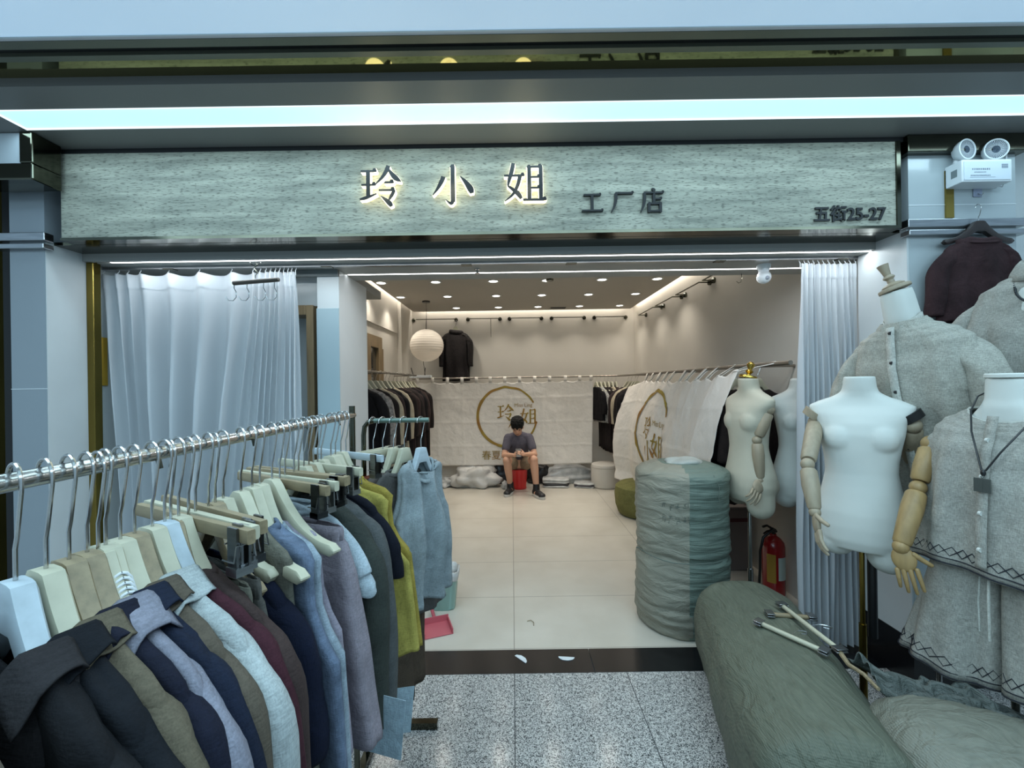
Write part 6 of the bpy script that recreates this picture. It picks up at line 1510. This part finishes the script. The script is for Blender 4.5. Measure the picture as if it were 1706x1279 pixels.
MB().tube([(0, .08, .03), (0, .2, .04)], .012, 10).build('handle', mat('pink_handle', (180, 86, 96), .4), dp)
def half_disc(c, rz, label):
    mb = MB(); pts = [(.045 * math.cos(a), .030 * math.sin(a)) for a in [PI * k / 14 for k in range(15)]]
    vs = [(x, y, .0015 + .002 * (i % 3 == 0)) for i, (x, y) in enumerate(pts)] + [(x, y, .0005) for x, y in pts]; n = len(pts)
    mb.add(vs, [tuple(range(n)), tuple(reversed(range(n, 2 * n)))] + [(i, i + n, (i + 1) % n + n, (i + 1) % n) for i in range(n)])
    o = mb.build('paper_scrap', mat('scrap', (214, 220, 222), .6), smooth=0); o.location = c; o.rotation_euler = (0, 0, rz); tag(o, label, 'paper scrap')
half_disc((0.022, 2.36, 0.002), R(-48), 'left of two white paper scraps on the black threshold')
half_disc((0.285, 2.375, 0.002), R(176), 'right half-round white paper scrap on the black threshold')
tag(MB().tube([(.075, 2.74, .003), (.10, 2.745, .006), (.118, 2.72, .006), (.115, 2.69, .003)], .0022, 6).build('thread', M['hanger_tan']), 'curled thread on the shop floor just past the threshold', 'thread')

# hook bar hanging from the soffit
hb = thing('hook_bar', 'dark wooden bar with four S hooks hanging in front of the left curtain', 'hook bar', at(431, 455, 2.30))
q0, q1 = at(393, 458, 2.30) - hb.location, at(471, 454, 2.30) - hb.location
MB().tube([q0, q0 * .97, q1 * .97, q1], [.007, .012, .012, .007], 10).build('bar', mat('dark_wood', (64, 58, 50), .5), hb)
MB().tube([(0, 0, .012), (0, 0, .03), (.014, 0, .045), (-.010, 0, .07), (.012, 0, .09), (0, 0, .10)], .002, 6).tube([(-.03, 0, .10), (0, 0, .075), (.03, 0, .10)], .0018, 6).build('wire_hook', M['dark_steel'], hb)
for x in (-.115, -.045, .045, .105):
    MB().tube([(x, 0, -.005), (x, -.004, -.04), (x + .012, -.006, -.06), (x + .012, -.006, -.09), (x - .004, -.006, -.108), (x - .030, -.006, -.106), (x - .046, -.006, -.085)], .0026, 7).build('s_hook', M['chrome'], hb)
# camera
cmz = at(1278, 446, 2.55)
cm = thing('security_camera', 'white dome security camera under the soffit near the right curtain', 'camera', (cmz.x, 2.55, HS))
MB().lathe([(.038, 0), (.038, -.018), (.030, -.03), (.028, -.045)], n=24).build('mount', M['white_plastic'], cm)
MB().ball((0, 0, -.075), .040, 22, 16).build('dome', M['white_plastic'], cm, smooth=180)
MB().ball((0, -.030, -.085), (.014, .014, .014), 14, 10).build('lens', mat('lens_grey', (150, 156, 166), .15), cm, smooth=180)
sm = thing('soffit_hook', 'small wire hook hanging from the soffit near the camera', 'hook', (at(1238, 470, 2.75).x, 2.75, HS))
MB().tube([(.01, 0, 0), (.012, 0, -.03), (.006, 0, -.055), (-.01, 0, -.062), (-.024, 0, -.05)], .002, 6).build('wire', M['dark_steel'], sm)
sk = thing('sprinkler', 'little chrome sprinkler head under the soffit above the lantern', 'sprinkler', (at(801, 445, 2.55).x, 2.55, HS))
MB().lathe([(.018, 0), (.018, -.004), (.006, -.008), (.006, -.022), (.016, -.026), (.016, -.028), (.001, -.03)], n=18).build('head', M['chrome'], sk)
# yellow strip at left jamb
o = BX(0, .012, -.03, .03, 1.575, 1.85).build('foam_strip', mat('yellow_foam', (176, 140, 44), .6), smooth=0, mods=BEV(.003)); o.location = (-2.332, 2.385, 0); tag(o, 'narrow mustard yellow strip fixed on the left jamb beside the curtain', 'strip')
# router on the back left corner
rt = thing('wifi_router', 'small white box with aerials and a cable on the left end of the back rail', 'router', (-1.40, 6.46, ZR + .014))
BX(-.16, .16, -.06, .06, 0, .04).build('case', M['white_plastic'], rt, mods=BEV(.004)); MB().tube([(.05, .04, .03), (.06, .05, .16)], .006, 6).tube([(-.12, .04, .03), (-.16, .05, .16)], .006, 6).build('aerial', M['black_plastic'], rt)
MB().tube([(.06, .05, .02), (.02, .10, .25), (.04, .2, .7), (.04, .3, 1.0)], .004, 6).build('cable', M['dark_steel'], rt)
